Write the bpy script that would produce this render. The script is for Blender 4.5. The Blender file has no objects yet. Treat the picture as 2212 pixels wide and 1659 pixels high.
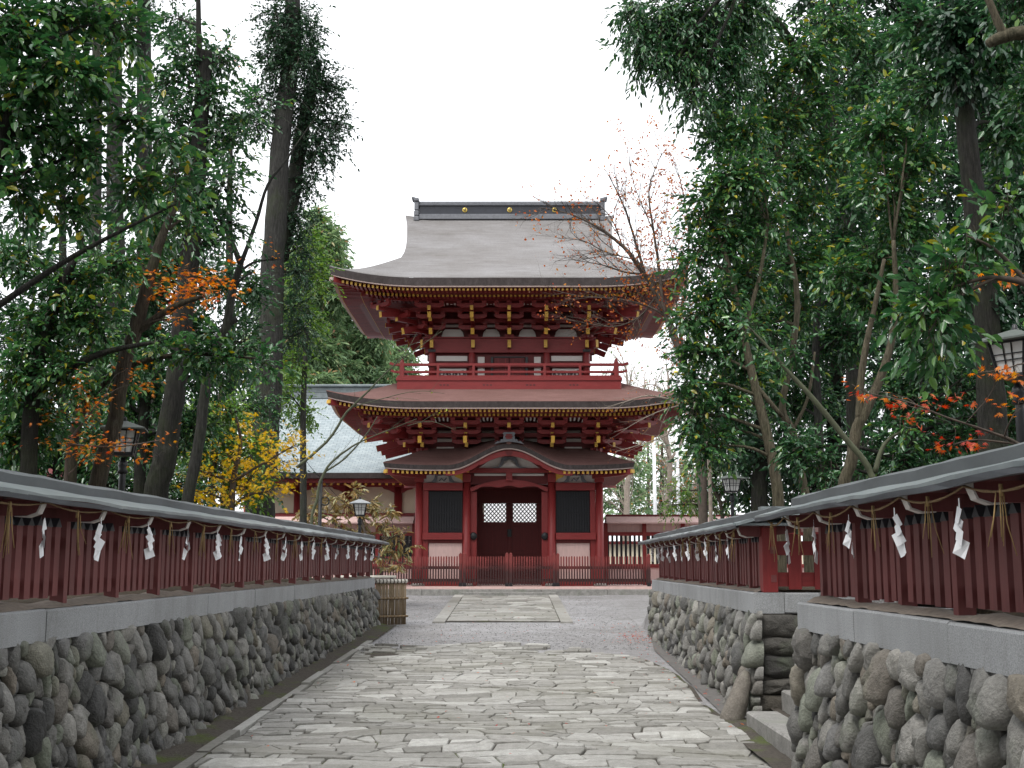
import bpy, math, random
import numpy as np
from mathutils import Vector
R = math.radians
scene = bpy.context.scene
COL = scene.collection

# ------------------------------------------------------------------ camera, sky, sun, exposure
F_PX, CX_PX, CY_PX, EYE = 2600.0, 1106.0, 829.5, 1.6
PITCH, YAW = math.atan(389.5 / 2600), math.atan(7 / 2600)
cam = bpy.data.cameras.new("camera"); cam_o = bpy.data.objects.new("camera", cam); COL.objects.link(cam_o)
cam.sensor_width = 36; cam.lens = F_PX / 2212 * 36; cam.clip_end = 3000; cam.clip_start = 0.05
cam_o.location = (0, 0, EYE); cam_o.rotation_euler = (math.pi / 2 + PITCH, 0, YAW)
scene.camera = cam_o

SUN_EL, SUN_AZ = R(58), R(215)          # soft light from high behind the left shoulder
world = bpy.data.worlds.new("World"); scene.world = world; world.use_nodes = True
nt = world.node_tree; nt.nodes.clear()
wo = nt.nodes.new("ShaderNodeOutputWorld"); bg = nt.nodes.new("ShaderNodeBackground")
sk = nt.nodes.new("ShaderNodeTexSky"); sk.sky_type = 'NISHITA'; sk.sun_disc = False
sk.sun_elevation = SUN_EL; sk.sun_rotation = SUN_AZ; sk.dust_density = 3.0; sk.air_density = 1.0
hs = nt.nodes.new("ShaderNodeHueSaturation"); hs.inputs['Saturation'].default_value = 0.25
mx = nt.nodes.new("ShaderNodeMix"); mx.data_type = 'RGBA'; mx.inputs[0].default_value = 0.8
nt.links.new(sk.outputs[0], hs.inputs['Color']); nt.links.new(hs.outputs[0], mx.inputs[6])
mx.inputs[7].default_value = (9.5, 9.7, 10.0, 1)                      # thick bright cloud layer
nt.links.new(mx.outputs[2], bg.inputs[0]); bg.inputs[1].default_value = 0.12
nt.links.new(bg.outputs[0], wo.inputs[0])
sun = bpy.data.lights.new("sun", 'SUN'); sun_o = bpy.data.objects.new("sun", sun); COL.objects.link(sun_o)
sun.energy = 1.5; sun.angle = R(25); sun.color = (1, 0.97, 0.92)
sd = Vector((math.sin(SUN_AZ) * math.cos(SUN_EL), math.cos(SUN_AZ) * math.cos(SUN_EL), math.sin(SUN_EL)))
sun_o.rotation_euler = sd.to_track_quat('Z', 'Y').to_euler(); sun_o.location = (-30, -30, 60)
vs = scene.view_settings
vs.view_transform = 'Standard'; vs.look = 'None'; vs.gamma = 1; vs.exposure = 0.85
try:
    scene.cycles.max_bounces = 6; scene.cycles.transparent_max_bounces = 4
    scene.cycles.diffuse_bounces = 3; scene.cycles.glossy_bounces = 2; scene.cycles.transmission_bounces = 3
except Exception:
    pass

# ------------------------------------------------------------------ helpers
_ct, _st, _cp, _sp = math.cos(PITCH), math.sin(PITCH), math.cos(YAW), math.sin(YAW)
_RV, _FW, _UP = (_cp, _sp, 0), (-_sp * _ct, _cp * _ct, _st), (_sp * _st, -_cp * _st, _ct)
def at(u, v, Y):
    """world point at depth Y seen at (u, v) of the 2212 px wide survey picture"""
    a = (u - CX_PX) / F_PX; b = (CY_PX - v) / F_PX
    d = [_RV[i] * a + _UP[i] * b + _FW[i] for i in range(3)]
    s = Y / d[1]
    return Vector((d[0] * s, Y, EYE + d[2] * s))

def lerp(a, b, t): return a + (b - a) * t
def interp(x, xs, ys): return float(np.interp(x, xs, ys))
def prof(y): return interp(y, [7, 25, 27, 36.2], [0, .32, .36, .69])
def bank_l(y): return interp(y, [25.6, 28.5], [1.27, prof(28.5)]) if y < 28.5 else prof(y)
def bank_r(y): return interp(y, [22.9, 26], [1.27, prof(26)]) if y < 26 else prof(y)
def ground(x, y):
    if x < -3.0: return bank_l(y)
    if x > 2.6 and not (9.3 < y < 12.2 and x < 3.4): return bank_r(y)
    return prof(y)

def tag(o, label=None, cat=None, group=None, kind=None):
    if label: o['label'] = label
    if cat: o['category'] = cat
    if group: o['group'] = group
    if kind: o['kind'] = kind
    return o
def thing(name, label, cat, loc=(0, 0, 0), group=None, rz=0):
    o = bpy.data.objects.new(name, None); COL.objects.link(o); o.location = loc; o.rotation_euler = (0, 0, rz)
    o.empty_display_size = 0.2
    return tag(o, label, cat, group, 'thing' if cat else None)
def copy_tree(o, parent=None, depth=0):
    c = o.copy(); COL.objects.link(c); c.parent = parent
    for ch in [x for x in o.children]: copy_tree(ch, c, depth + 1)
    return c

class MB:
    """collects shapes, then links them as ONE mesh object"""
    def __init__(s): s.v = []; s.f = []; s.sm = []
    def add(s, vs, fs, smooth=False):
        n = len(s.v); s.v.extend([tuple(p) for p in vs]); s.f.extend([tuple(i + n for i in f) for f in fs]); s.sm.extend([smooth] * len(fs))
    def box(s, x0, x1, y0, y1, z0, z1):
        s.add([(x0, y0, z0), (x1, y0, z0), (x1, y1, z0), (x0, y1, z0), (x0, y0, z1), (x1, y0, z1), (x1, y1, z1), (x0, y1, z1)],
              [(0, 3, 2, 1), (4, 5, 6, 7), (0, 1, 5, 4), (1, 2, 6, 5), (2, 3, 7, 6), (3, 0, 4, 7)])
    def cbox(s, c, d): s.box(c[0] - d[0] / 2, c[0] + d[0] / 2, c[1] - d[1] / 2, c[1] + d[1] / 2, c[2] - d[2] / 2, c[2] + d[2] / 2)
    def bbox(s, x0, x1, y0, y1, z0, z1, b=.01):
        """box with bevelled edges"""
        x0, x1 = min(x0, x1), max(x0, x1); y0, y1 = min(y0, y1), max(y0, y1)
        vs = []
        for (z, i) in ((z0, b), (z0 + b, 0), (z1 - b, 0), (z1, b)):
            j = i
            vs += [(x0 + j + b, y0 + j, z), (x1 - j - b, y0 + j, z), (x1 - j, y0 + j + b, z), (x1 - j, y1 - j - b, z),
                   (x1 - j - b, y1 - j, z), (x0 + j + b, y1 - j, z), (x0 + j, y1 - j - b, z), (x0 + j, y0 + j + b, z)]
        fs = [tuple(range(7, -1, -1)), tuple(range(24, 32))]
        for k in range(3):
            for i in range(8):
                a = k * 8 + i; c = k * 8 + (i + 1) % 8
                fs.append((a, c, c + 8, a + 8))
        s.add(vs, fs)
    def bar(s, p0, p1, w, h, up=(0, 0, 1)):
        p0, p1 = Vector(p0), Vector(p1); d = (p1 - p0).normalized(); up = Vector(up)
        sd_ = d.cross(up)
        if sd_.length < 1e-4: sd_ = d.cross(Vector((0, 1, 0)))
        sd_.normalize(); u = sd_.cross(d).normalized()
        vs = []
        for p in (p0, p1):
            for (a, b) in ((-1, -1), (1, -1), (1, 1), (-1, 1)): vs.append(p + sd_ * (a * w / 2) + u * (b * h / 2))
        s.add(vs, [(0, 1, 2, 3), (7, 6, 5, 4), (0, 4, 5, 1), (1, 5, 6, 2), (2, 6, 7, 3), (3, 7, 4, 0)])
    def tube(s, pts, rad, seg=8, cap=True, wob=0, rnd=None):
        pts = [Vector(p) for p in pts]
        if not isinstance(rad, (list, tuple)): rad = [rad] * len(pts)
        rings = []; prev = None
        for i, p in enumerate(pts):
            t = (pts[min(i + 1, len(pts) - 1)] - pts[max(i - 1, 0)])
            if t.length < 1e-7: t = Vector((0, 0, 1))
            t.normalize()
            if prev is None:
                n = t.cross(Vector((0.31, 0.95, 0.11)))
                if n.length < .1: n = t.cross(Vector((1, 0, 0)))
            else: n = prev - t * prev.dot(t)
            n.normalize(); prev = n; b = t.cross(n)
            ring = []
            for k in range(seg):
                a = 2 * math.pi * k / seg
                r = rad[i] * (1 + (rnd.uniform(-wob, wob) if wob else 0))
                ring.append(p + n * (math.cos(a) * r) + b * (math.sin(a) * r))
            rings.append(ring)
        vs = [q for r_ in rings for q in r_]; fs = []
        for i in range(len(pts) - 1):
            for k in range(seg):
                a = i * seg + k; c = i * seg + (k + 1) % seg
                fs.append((a, c, c + seg, a + seg))
        if cap: fs.append(tuple(range(seg - 1, -1, -1))); fs.append(tuple(range((len(pts) - 1) * seg, len(pts) * seg)))
        s.add(vs, fs, True)
    def prism(s, poly, axis, a0, a1):
        """extrude a 2D polygon; axis 'y': poly=(x,z), 'x': poly=(y,z), 'z': poly=(x,y)"""
        def m(p, a): return (p[0], a, p[1]) if axis == 'y' else ((a, p[0], p[1]) if axis == 'x' else (p[0], p[1], a))
        n = len(poly); vs = [m(p, a0) for p in poly] + [m(p, a1) for p in poly]
        fs = [tuple(range(n)), tuple(range(2 * n - 1, n - 1, -1))] + [(i, i + n, (i + 1) % n + n, (i + 1) % n) for i in range(n)]
        s.add(vs, fs)
    def lathe(s, prof_, c=(0, 0, 0), seg=16):
        vs = []; fs = []; n = len(prof_)
        for k in range(seg):
            a = 2 * math.pi * k / seg
            for r, z in prof_: vs.append((c[0] + r * math.cos(a), c[1] + r * math.sin(a), c[2] + z))
        for k in range(seg):
            for i in range(n - 1):
                a = k * n + i; b = ((k + 1) % seg) * n + i
                fs.append((a, b, b + 1, a + 1))
        s.add(vs, fs, True)
    def strip(s, P, Q, smooth=False):
        """quad strip between two equal polylines"""
        n = len(P); s.add(list(P) + list(Q), [(i, i + 1, n + i + 1, n + i) for i in range(n - 1)], smooth)
    def grid(s, rows, smooth=True):
        n = len(rows[0]); vs = [p for r_ in rows for p in r_]
        s.add(vs, [(j * n + i, j * n + i + 1, (j + 1) * n + i + 1, (j + 1) * n + i) for j in range(len(rows) - 1) for i in range(n - 1)], smooth)
    def build(s, name, mat, parent=None, origin=None):
        me = bpy.data.meshes.new(name)
        if origin is None and parent is not None: origin = root_loc(parent)
        if origin is not None: vs = [(p[0] - origin[0], p[1] - origin[1], p[2] - origin[2]) for p in s.v]
        else: vs = s.v
        me.from_pydata([tuple(p) for p in vs], [], s.f); me.polygons.foreach_set("use_smooth", s.sm); me.update()
        me.materials.append(mat)
        o = bpy.data.objects.new(name, me); COL.objects.link(o)
        if parent is not None: o.parent = parent
        elif origin is not None: o.location = origin
        return o
def root_loc(o):
    p = Vector((0, 0, 0))
    while o is not None: p = p + o.location; o = o.parent
    return p

def np_mesh(name, V, Fq, mat, parent=None, origin=(0, 0, 0), smooth=False):
    """mesh from numpy verts and an (n,k) face array"""
    me = bpy.data.meshes.new(name)
    V = np.asarray(V, dtype=np.float32) - np.asarray(origin, dtype=np.float32)
    me.vertices.add(len(V)); me.vertices.foreach_set("co", V.ravel())
    k = Fq.shape[1]; n = len(Fq)
    me.loops.add(n * k); me.loops.foreach_set("vertex_index", Fq.astype(np.int32).ravel())
    me.polygons.add(n); me.polygons.foreach_set("loop_start", np.arange(0, n * k, k, dtype=np.int32))
    if smooth: me.polygons.foreach_set("use_smooth", np.ones(n, dtype=bool))
    me.update(calc_edges=True); me.materials.append(mat)
    o = bpy.data.objects.new(name, me); COL.objects.link(o)
    if parent is not None: o.parent = parent
    return o

# ------------------------------------------------------------------ materials
class NT:
    def __init__(s, name):
        s.m = bpy.data.materials.new(name); s.m.use_nodes = True; s.t = s.m.node_tree
        s.b = s.t.nodes["Principled BSDF"]; s.out = s.t.nodes["Material Output"]
    def n(s, typ, **kw):
        x = s.t.nodes.new(typ)
        for k, v in kw.items(): setattr(x, k, v)
        return x
    def l(s, a, b): s.t.links.new(a, b)
    def coord(s, scale=(1, 1, 1), rot=(0, 0, 0)):
        tc = s.n("ShaderNodeTexCoord"); mp = s.n("ShaderNodeMapping"); mp.inputs['Scale'].default_value = scale; mp.inputs['Rotation'].default_value = rot
        s.l(tc.outputs['Object'], mp.inputs['Vector']); return mp.outputs['Vector']
    def noise(s, scale, detail=4, rough=.6, vec=None):
        x = s.n("ShaderNodeTexNoise"); x.inputs['Scale'].default_value = scale; x.inputs['Detail'].default_value = detail; x.inputs['Roughness'].default_value = rough
        s.l(vec if vec is not None else s.coord(), x.inputs['Vector']); return x.outputs['Fac']
    def island(s): return s.n("ShaderNodeNewGeometry").outputs['Random Per Island']
    def ramp(s, fac, stops, interp_='LINEAR'):
        x = s.n("ShaderNodeValToRGB"); x.color_ramp.interpolation = interp_
        el = x.color_ramp.elements
        while len(el) < len(stops): el.new(.5)
        for e, (p, c) in zip(el, stops): e.position = p; e.color = (*c, 1)
        s.l(fac, x.inputs[0]); return x.outputs[0]
    def mul(s, a, b, f=1.0, mode='MULTIPLY'):
        x = s.n("ShaderNodeMix", data_type='RGBA', blend_type=mode)
        if isinstance(f, (int, float)): x.inputs[0].default_value = f
        else: s.l(f, x.inputs[0])
        for i, q in ((6, a), (7, b)):
            if isinstance(q, tuple): x.inputs[i].default_value = (*q, 1)
            else: s.l(q, x.inputs[i])
        return x.outputs[2]
    def bump(s, h, strength=.5, dist=.01):
        x = s.n("ShaderNodeBump"); x.inputs['Strength'].default_value = strength; x.inputs['Distance'].default_value = dist
        s.l(h, x.inputs['Height']); s.l(x.outputs[0], s.b.inputs['Normal'])
    def col(s, c):
        if isinstance(c, tuple): s.b.inputs['Base Color'].default_value = (*c, 1)
        else: s.l(c, s.b.inputs['Base Color'])
    def set(s, rough=.6, spec=.5, metal=0):
        s.b.inputs['Roughness'].default_value = rough; s.b.inputs['Specular IOR Level'].default_value = spec; s.b.inputs['Metallic'].default_value = metal
        return s.m

def m_plain(name, c, rough=.6, var=.25, scale=6, spec=.4, bump=.15, metal=0, stretch=(1, 1, 1)):
    t = NT(name); n = t.noise(scale, 5, .65, t.coord(stretch))
    t.col(t.ramp(n, [(.25, tuple(x * (1 - var) for x in c)), (.75, tuple(min(1, x * (1 + var)) for x in c))]))
    t.bump(n, bump, .01); return t.set(rough, spec, metal)
def m_wood(name, c, worn=(.3, .16, .13), wear=.25, rough=.5, stretch=(8, 8, 1.2)):
    """painted timber: per-board tint, streaks, worn patches"""
    t = NT(name); n = t.noise(3, 6, .7, t.coord(stretch)); n2 = t.noise(1.7, 5, .7)
    base = t.ramp(n, [(.2, tuple(x * .72 for x in c)), (.55, c), (.85, tuple(x * 1.25 for x in c))])
    isl = t.ramp(t.island(), [(0, (.8, .8, .8)), (1, (1.12, 1.1, 1.1))])
    base = t.mul(base, isl)
    w = t.ramp(n2, [(.56, (0, 0, 0)), (.78, (wear, wear, wear))])
    t.col(t.mul(base, worn, w, 'MIX')); t.bump(n, .2, .006); return t.set(rough, .4)
def m_leaf(name, stops, rough=.35, transl=.25, spec=.5):
    t = NT(name); c = t.ramp(t.island(), stops); t.col(c); t.set(rough, spec)
    tr = t.n("ShaderNodeBsdfTranslucent"); ad = t.n("ShaderNodeMixShader"); ad.inputs[0].default_value = transl
    hsv = t.n("ShaderNodeHueSaturation"); hsv.inputs['Value'].default_value = 1.6; hsv.inputs['Saturation'].default_value = 1.15
    t.l(c, hsv.inputs['Color']); t.l(hsv.outputs[0], tr.inputs['Color'])
    t.l(t.b.outputs[0], ad.inputs[1]); t.l(tr.outputs[0], ad.inputs[2]); t.l(ad.outputs[0], t.out.inputs[0])
    return t.m
def m_stone(name, stops, bump=.95, moss=True):
    t = NT(name); isl = t.island(); n = t.noise(9, 8, .7); n2 = t.noise(60, 4, .6); n3 = t.noise(2.2, 4, .6)
    c = t.ramp(isl, stops); c = t.mul(c, t.ramp(n, [(.3, (.62, .62, .62)), (.7, (1.25, 1.25, 1.25))]))
    c = t.mul(c, t.ramp(n2, [(.35, (.8, .8, .8)), (.7, (1.15, 1.15, 1.15))]))
    if moss: c = t.mul(c, (.10, .13, .075), t.ramp(n3, [(.55, (0, 0, 0)), (.75, (.55, .55, .55))]), 'MIX')
    t.col(c); ad = t.n("ShaderNodeMath", operation='ADD'); t.l(n, ad.inputs[0]); t.l(n2, ad.inputs[1]); t.bump(ad.outputs[0], bump, .012); return t.set(.75, .35)

RED = (.215, .022, .022)
M = {}
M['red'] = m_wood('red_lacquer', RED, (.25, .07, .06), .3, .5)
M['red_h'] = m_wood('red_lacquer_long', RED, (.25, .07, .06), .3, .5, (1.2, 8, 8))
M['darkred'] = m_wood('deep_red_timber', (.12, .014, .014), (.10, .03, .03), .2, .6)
M['fence'] = m_wood('faded_maroon_slat', (.165, .045, .044), (.17, .08, .076), .4, .55, (14, 14, 1.4))
M['picket'] = m_wood('weathered_red_picket', (.20, .04, .035), (.12, .055, .045), .6, .65, (14, 14, 1.4))
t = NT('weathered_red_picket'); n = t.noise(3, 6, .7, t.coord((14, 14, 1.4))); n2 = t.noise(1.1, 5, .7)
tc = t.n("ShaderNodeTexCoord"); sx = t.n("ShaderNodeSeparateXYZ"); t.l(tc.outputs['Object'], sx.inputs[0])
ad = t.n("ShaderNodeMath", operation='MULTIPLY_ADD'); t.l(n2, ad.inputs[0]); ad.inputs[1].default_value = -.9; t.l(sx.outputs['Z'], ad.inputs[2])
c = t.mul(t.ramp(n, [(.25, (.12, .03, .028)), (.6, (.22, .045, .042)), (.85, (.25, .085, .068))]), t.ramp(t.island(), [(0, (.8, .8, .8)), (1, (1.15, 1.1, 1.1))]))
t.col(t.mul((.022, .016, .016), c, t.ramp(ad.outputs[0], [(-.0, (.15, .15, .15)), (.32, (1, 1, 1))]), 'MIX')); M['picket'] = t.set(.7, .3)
M['gold'] = m_plain('yellow_paint', (.62, .37, .06), .5, .12, 12)
M['white'] = m_plain('white_plaster', (.62, .58, .55), .8, .08, 4)
M['cream'] = m_plain('cream_plaster', (.66, .60, .46), .8, .08, 2)
M['pink'] = m_plain('pink_washed_board', (.60, .42, .39), .8, .12, 3, stretch=(6, 6, 1))
M['black'] = m_plain('black_iron', (.012, .012, .014), .4, .3, 10)
M['niche'] = m_plain('black_grille', (.008, .008, .011), .55, .4, 8)
M['paper'] = m_plain('white_paper', (.80, .80, .82), .8, .03, 8, bump=.05)
M['straw'] = m_plain('straw', (.30, .20, .085), .7, .3, 20)
M['rope'] = m_plain('straw_rope', (.19, .12, .058), .8, .35, 40, bump=.5)
M['bark'] = None
def _roof(name, c1, c2, c3, stretch, bump=.35):
    t = NT(name); n = t.noise(5, 8, .75, t.coord(stretch)); n2 = t.noise(.9, 5, .65, t.coord((.5, 1, 1))); n3 = t.noise(40, 3, .6, t.coord((.6, 1, 3)))
    c = t.ramp(n, [(.28, c1), (.55, c2), (.8, c3)]); c = t.mul(c, t.ramp(n2, [(.3, (.75, .72, .7)), (.7, (1.12, 1.12, 1.15))]))
    c = t.mul(c, t.ramp(n3, [(.35, (.82, .82, .82)), (.65, (1.1, 1.1, 1.1))])); t.col(c); t.bump(n, bump, .02); return t.set(.85, .22)
M['bark_grey'] = _roof('grey_bark_roof', (.13, .123, .118), (.215, .209, .206), (.35, .345, .345), (.22, 5, 15), .5)
M['bark_red'] = _roof('red_brown_bark_roof', (.12, .066, .058), (.195, .108, .096), (.29, .19, .172), (.3, 5, 12), .5)
M['bark_edge'] = _roof('bark_roof_edge', (.05, .042, .04), (.085, .072, .07), (.14, .125, .12), (2, 2, .6))
M['eave_trim'] = m_plain('pale_eave_trim', (.42, .32, .29), .7, .2, 6)
M['copper'] = None
t = NT('pale_shingle_roof'); br = t.n("ShaderNodeTexBrick"); br.inputs['Scale'].default_value = 3.2
for k, v in (('Color1', (.27, .315, .335, 1)), ('Color2', (.345, .39, .405, 1)), ('Mortar', (.15, .175, .19, 1))): br.inputs[k].default_value = v
br.inputs['Mortar Size'].default_value = .025; br.inputs['Row Height'].default_value = .42; br.inputs['Brick Width'].default_value = .8; t.l(t.coord((1, 1, 1)), br.inputs['Vector'])
t.col(t.mul(br.outputs[0], t.ramp(t.noise(3, 5, .7), [(.3, (.85, .85, .85)), (.7, (1.1, 1.1, 1.1))]))); M['shingle'] = t.set(.8, .2)
t = NT('zinc_sheet_roof'); n = t.noise(3.5, 6, .7); n2 = t.noise(1.2, 3, .5, t.coord((1, .35, 1)))
t.col(t.mul(t.ramp(n, [(.3, (.155, .178, .182)), (.7, (.26, .288, .292))]), t.ramp(n2, [(.35, (.85, .87, .9)), (.65, (1.08, 1.08, 1.08))])))
t.bump(n, .12, .01); M['zinc'] = t.set(.38, .5, .25)
M['zinc_ridge'] = m_plain('dark_ridge_sheet', (.105, .115, .12), .5, .25, 4, metal=.2, stretch=(1, .4, 1))  # ridge sheet darker than the roof sheet
M['zinc_dark'] = m_plain('dark_metal_edge', (.045, .05, .058), .45, .25, 5)
t = NT('speckled_granite'); n = t.noise(140, 3, .7); n2 = t.noise(1.3, 5, .6); isl = t.ramp(t.island(), [(0, (.86, .86, .86)), (1, (1.08, 1.08, 1.08))])
c = t.ramp(n, [(.3, (.16, .165, .17)), (.5, (.31, .317, .328)), (.75, (.44, .445, .455))])
t.col(t.mul(t.mul(c, t.ramp(n2, [(.3, (.82, .82, .81)), (.7, (1.06, 1.06, 1.06))])), isl)); M['granite'] = None; n6 = t.noise(2.2, 6, .7, t.coord((2.5, 2.5, .6)))
t.col(t.mul(t.mul(t.mul(c, t.ramp(n2, [(.3, (.82, .82, .81)), (.7, (1.06, 1.06, 1.06))])), isl), t.ramp(n6, [(.33, (.84, .835, .82)), (.52, (1, 1, 1))]))); t.bump(n, .1, .004); M['granite'] = t.set(.7, .35)
M['stone'] = m_stone('river_stone', [(0, (.07, .069, .068)), (.18, (.15, .147, .138)), (.36, (.24, .232, .212)), (.5, (.12, .119, .116)), (.62, (.21, .182, .148)), (.74, (.19, .205, .165)), (.86, (.30, .288, .262)), (1, (.16, .158, .155))])
M['darkstone'] = m_stone('dark_boulder', [(0, (.045, .043, .041)), (.5, (.075, .07, .062)), (1, (.11, .095, .075))])
M['pebble'] = m_stone('grey_pebble', [(0, (.16, .16, .165)), (.5, (.30, .30, .305)), (1, (.46, .455, .45))], .3, False)
M['mortar'] = m_plain('dark_mortar_earth', (.035, .032, .028), .95, .4, 20)
M['step'] = m_stone('worn_step_stone', [(0, (.24, .235, .22)), (1, (.27, .26, .245))], .3)
t = NT('paving_slab'); isl = t.island(); n = t.noise(14, 7, .7); n2 = t.noise(.55, 5, .65); n3 = t.noise(80, 3, .6)
c = t.ramp(isl, [(0, (.185, .178, .162)), (.25, (.25, .242, .224)), (.65, (.305, .296, .277)), (.88, (.355, .347, .328)), (1, (.43, .422, .40))])
c = t.mul(c, t.ramp(n, [(.3, (.72, .72, .70)), (.7, (1.18, 1.18, 1.18))])); c = t.mul(c, t.ramp(n3, [(.35, (.85, .85, .85)), (.65, (1.1, 1.1, 1.1))]))
c = t.mul(c, (.13, .125, .085), t.ramp(n2, [(.48, (0, 0, 0)), (.68, (.42, .42, .42))]), 'MIX')
t.col(c); t.bump(n, .5, .014); M['slab'] =  t.set(.72, .4)
t = NT('gravel_and_soil'); n = t.noise(55, 6, .75); n2 = t.noise(.5, 5, .6); n3 = t.noise(9, 6, .7)
vo = t.n("ShaderNodeTexVoronoi"); vo.inputs['Scale'].default_value = 38; t.l(t.coord(), vo.inputs['Vector'])
n4 = t.noise(160, 2, .5)
c = t.ramp(n, [(.3, (.19, .188, .192)), (.5, (.31, .309, .318)), (.72, (.45, .447, .455))]); c = t.mul(c, t.ramp(n4, [(.3, (.7, .7, .7)), (.7, (1.25, 1.25, 1.25))]))
c = t.mul(c, t.ramp(n2, [(.35, (.78, .76, .74)), (.65, (1.08, 1.07, 1.07))])); c = t.mul(c, t.ramp(n3, [(.35, (.72, .72, .71)), (.7, (1.12, 1.12, 1.13))]))
n5 = t.noise(2.4, 6, .7); c = t.mul(c, t.ramp(n5, [(.36, (.90, .895, .885)), (.64, (1.06, 1.06, 1.06))]))
t.col(c); t.bump(vo.outputs['Distance'], .5, .02); M['gravel'] = t.set(.9, .25)
t = NT('dark_soil_moss'); n = t.noise(30, 6, .75); n2 = t.noise(1.6, 5, .65)
c = t.ramp(n, [(.3, (.05, .042, .036)), (.6, (.10, .088, .075)), (.8, (.16, .145, .125))])
c = t.mul(c, (.085, .12, .02), t.ramp(n2, [(.52, (0, 0, 0)), (.66, (.8, .8, .8))]), 'MIX'); t.col(c); t.bump(n, .8, .03); M['soil'] = t.set(.95, .2)
M['dirt'] = m_plain('grey_trodden_dirt', (.125, .118, .112), .95, .35, 12, bump=.5)
M['sand'] = m_plain('sandy_earth', (.21, .175, .145), .95, .3, 25, bump=.6)
t = NT('leaf_litter'); n = t.noise(18, 6, .8); t.col(t.ramp(n, [(.3, (.03, .024, .018)), (.55, (.07, .052, .034)), (.75, (.13, .095, .05))])); t.bump(n, 1, .05); M['litter'] = t.set(.95, .2)
def m_bark(name, c, moss=.35, pale=(.16, .155, .14)):
    """furrowed bark: vertical ridges, knots, lichen and moss patches"""
    t = NT(name); v = t.noise(6, 6, .75, t.coord((5, 5, .8))); f = t.noise(16, 4, .7, t.coord((3, 3, .35))); p = t.noise(1.6, 5, .65); q = t.noise(3.1, 6, .7, t.coord((1.5, 1.5, 1)))
    col = t.ramp(v, [(.28, tuple(x * .45 for x in c)), (.5, c), (.75, tuple(x * 1.75 for x in c))])
    col = t.mul(col, t.ramp(f, [(.35, (.62, .62, .62)), (.6, (1.15, 1.15, 1.15))]))
    col = t.mul(col, pale, t.ramp(q, [(.60, (0, 0, 0)), (.72, (.30, .30, .30))]), 'MIX')
    col = t.mul(col, (.045, .062, .022), t.ramp(p, [(.48, (0, 0, 0)), (.66, (moss, moss, moss))]), 'MIX'); t.col(col)
    ad = t.n("ShaderNodeMath", operation='ADD'); t.l(v, ad.inputs[0]); t.l(f, ad.inputs[1]); t.bump(ad.outputs[0], 1.0, .03); return t.set(.92, .2)
M['trunk'] = m_bark('grey_bark', (.040, .039, .036))
M['trunk_dark'] = m_bark('dark_bark', (.026, .025, .022))
M['trunk_brown'] = m_bark('brown_bark', (.058, .047, .036))
M['trunk_tan'] = m_bark('tan_bark', (.105, .090, .062), .25, (.22, .2, .16))
M['twig'] = m_plain('twig_bark', (.075, .058, .046), .85, .4, 12, bump=.3)
M['twig_green'] = m_plain('green_twig', (.075, .082, .048), .8, .3, 12, bump=.3)
M['twig_pale'] = m_plain('pale_twig', (.24, .20, .165), .85, .3, 12, bump=.3)
M['bamboo'] = m_plain('dry_bamboo', (.20, .145, .085), .55, .4, 5, stretch=(9, 9, .6))
M['bamboo_white'] = m_plain('pale_bamboo', (.55, .52, .46), .5, .15, 5)
M['pole'] = m_plain('white_pole', (.75, .76, .78), .4, .05, 4)
M['pane'] = m_plain('frosted_pane', (.66, .66, .64), .45, .06, 4, bump=.02)
M['lamp_roof'] = m_plain('lamp_roof_metal', (.10, .115, .105), .45, .2, 8)
M['lamp_pale'] = m_plain('pale_lamp_roof', (.36, .38, .39), .4, .15, 8)
M['carve'] = m_plain('painted_carving', (.05, .05, .055), .6, .4, 9)
M['ornament'] = m_plain('grey_ornament', (.14, .145, .16), .6, .25, 10)
M['crest'] = m_plain('gilt', (.80, .58, .14), .35, .1, 10, metal=.3)
M['ridge_black'] = m_plain('black_lacquer', (.02, .022, .03), .35, .3, 5)
G1, G2, G3, G4 = (.020, .060, .027), (.043, .120, .045), (.075, .175, .055), (.14, .25, .055)
M['camellia'] = m_leaf('camellia_leaf', [(0, G1), (.4, G2), (.8, G3), (.95, G4), (.985, (.30, .26, .03))], .22, .24, .6)
M['oak'] = m_leaf('oak_leaf', [(0, G1), (.5, (.039, .105, .045)), (.9, (.064, .15, .052)), (1, G4)], .26, .22, .6)
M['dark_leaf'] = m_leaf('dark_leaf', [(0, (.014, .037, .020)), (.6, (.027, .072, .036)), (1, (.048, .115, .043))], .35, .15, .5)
M['fresh'] = m_leaf('fresh_leaf', [(0, (.05, .12, .025)), (.5, (.10, .20, .04)), (1, (.22, .32, .06))], .4, .35)
M['conifer'] = m_leaf('conifer_spray', [(0, (.09, .16, .08)), (.5, (.16, .25, .12)), (.93, (.24, .33, .16)), (1, (.36, .2, .12))], .6, .3)  # distance haze is put into these lightened greens
M['yellow'] = m_leaf('yellow_maple_leaf', [(0, (.55, .32, .015)), (.5, (.72, .46, .02)), (.85, (.80, .58, .05)), (1, (.34, .38, .04))], .5, .4)
M['orange'] = m_leaf('orange_maple_leaf', [(0, (.50, .10, .012)), (.5, (.58, .17, .015)), (.85, (.60, .27, .02)), (1, (.45, .05, .02))], .5, .4)
M['redmaple'] = m_leaf('red_maple_leaf', [(0, (.33, .03, .025)), (.5, (.42, .05, .025)), (.85, (.58, .14, .03)), (1, (.30, .04, .02))], .5, .4)
M['rusty'] = m_leaf('rusty_small_leaf', [(0, (.30, .06, .02)), (.5, (.42, .12, .03)), (.8, (.48, .22, .05)), (1, (.35, .05, .03))], .55, .4)
M['rhodo'] = m_leaf('rhododendron_leaf', [(0, (.14, .12, .04)), (.35, (.28, .17, .05)), (.65, (.34, .26, .12)), (.85, (.14, .18, .05)), (1, (.44, .38, .24))], .3, .2, .6)
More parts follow.
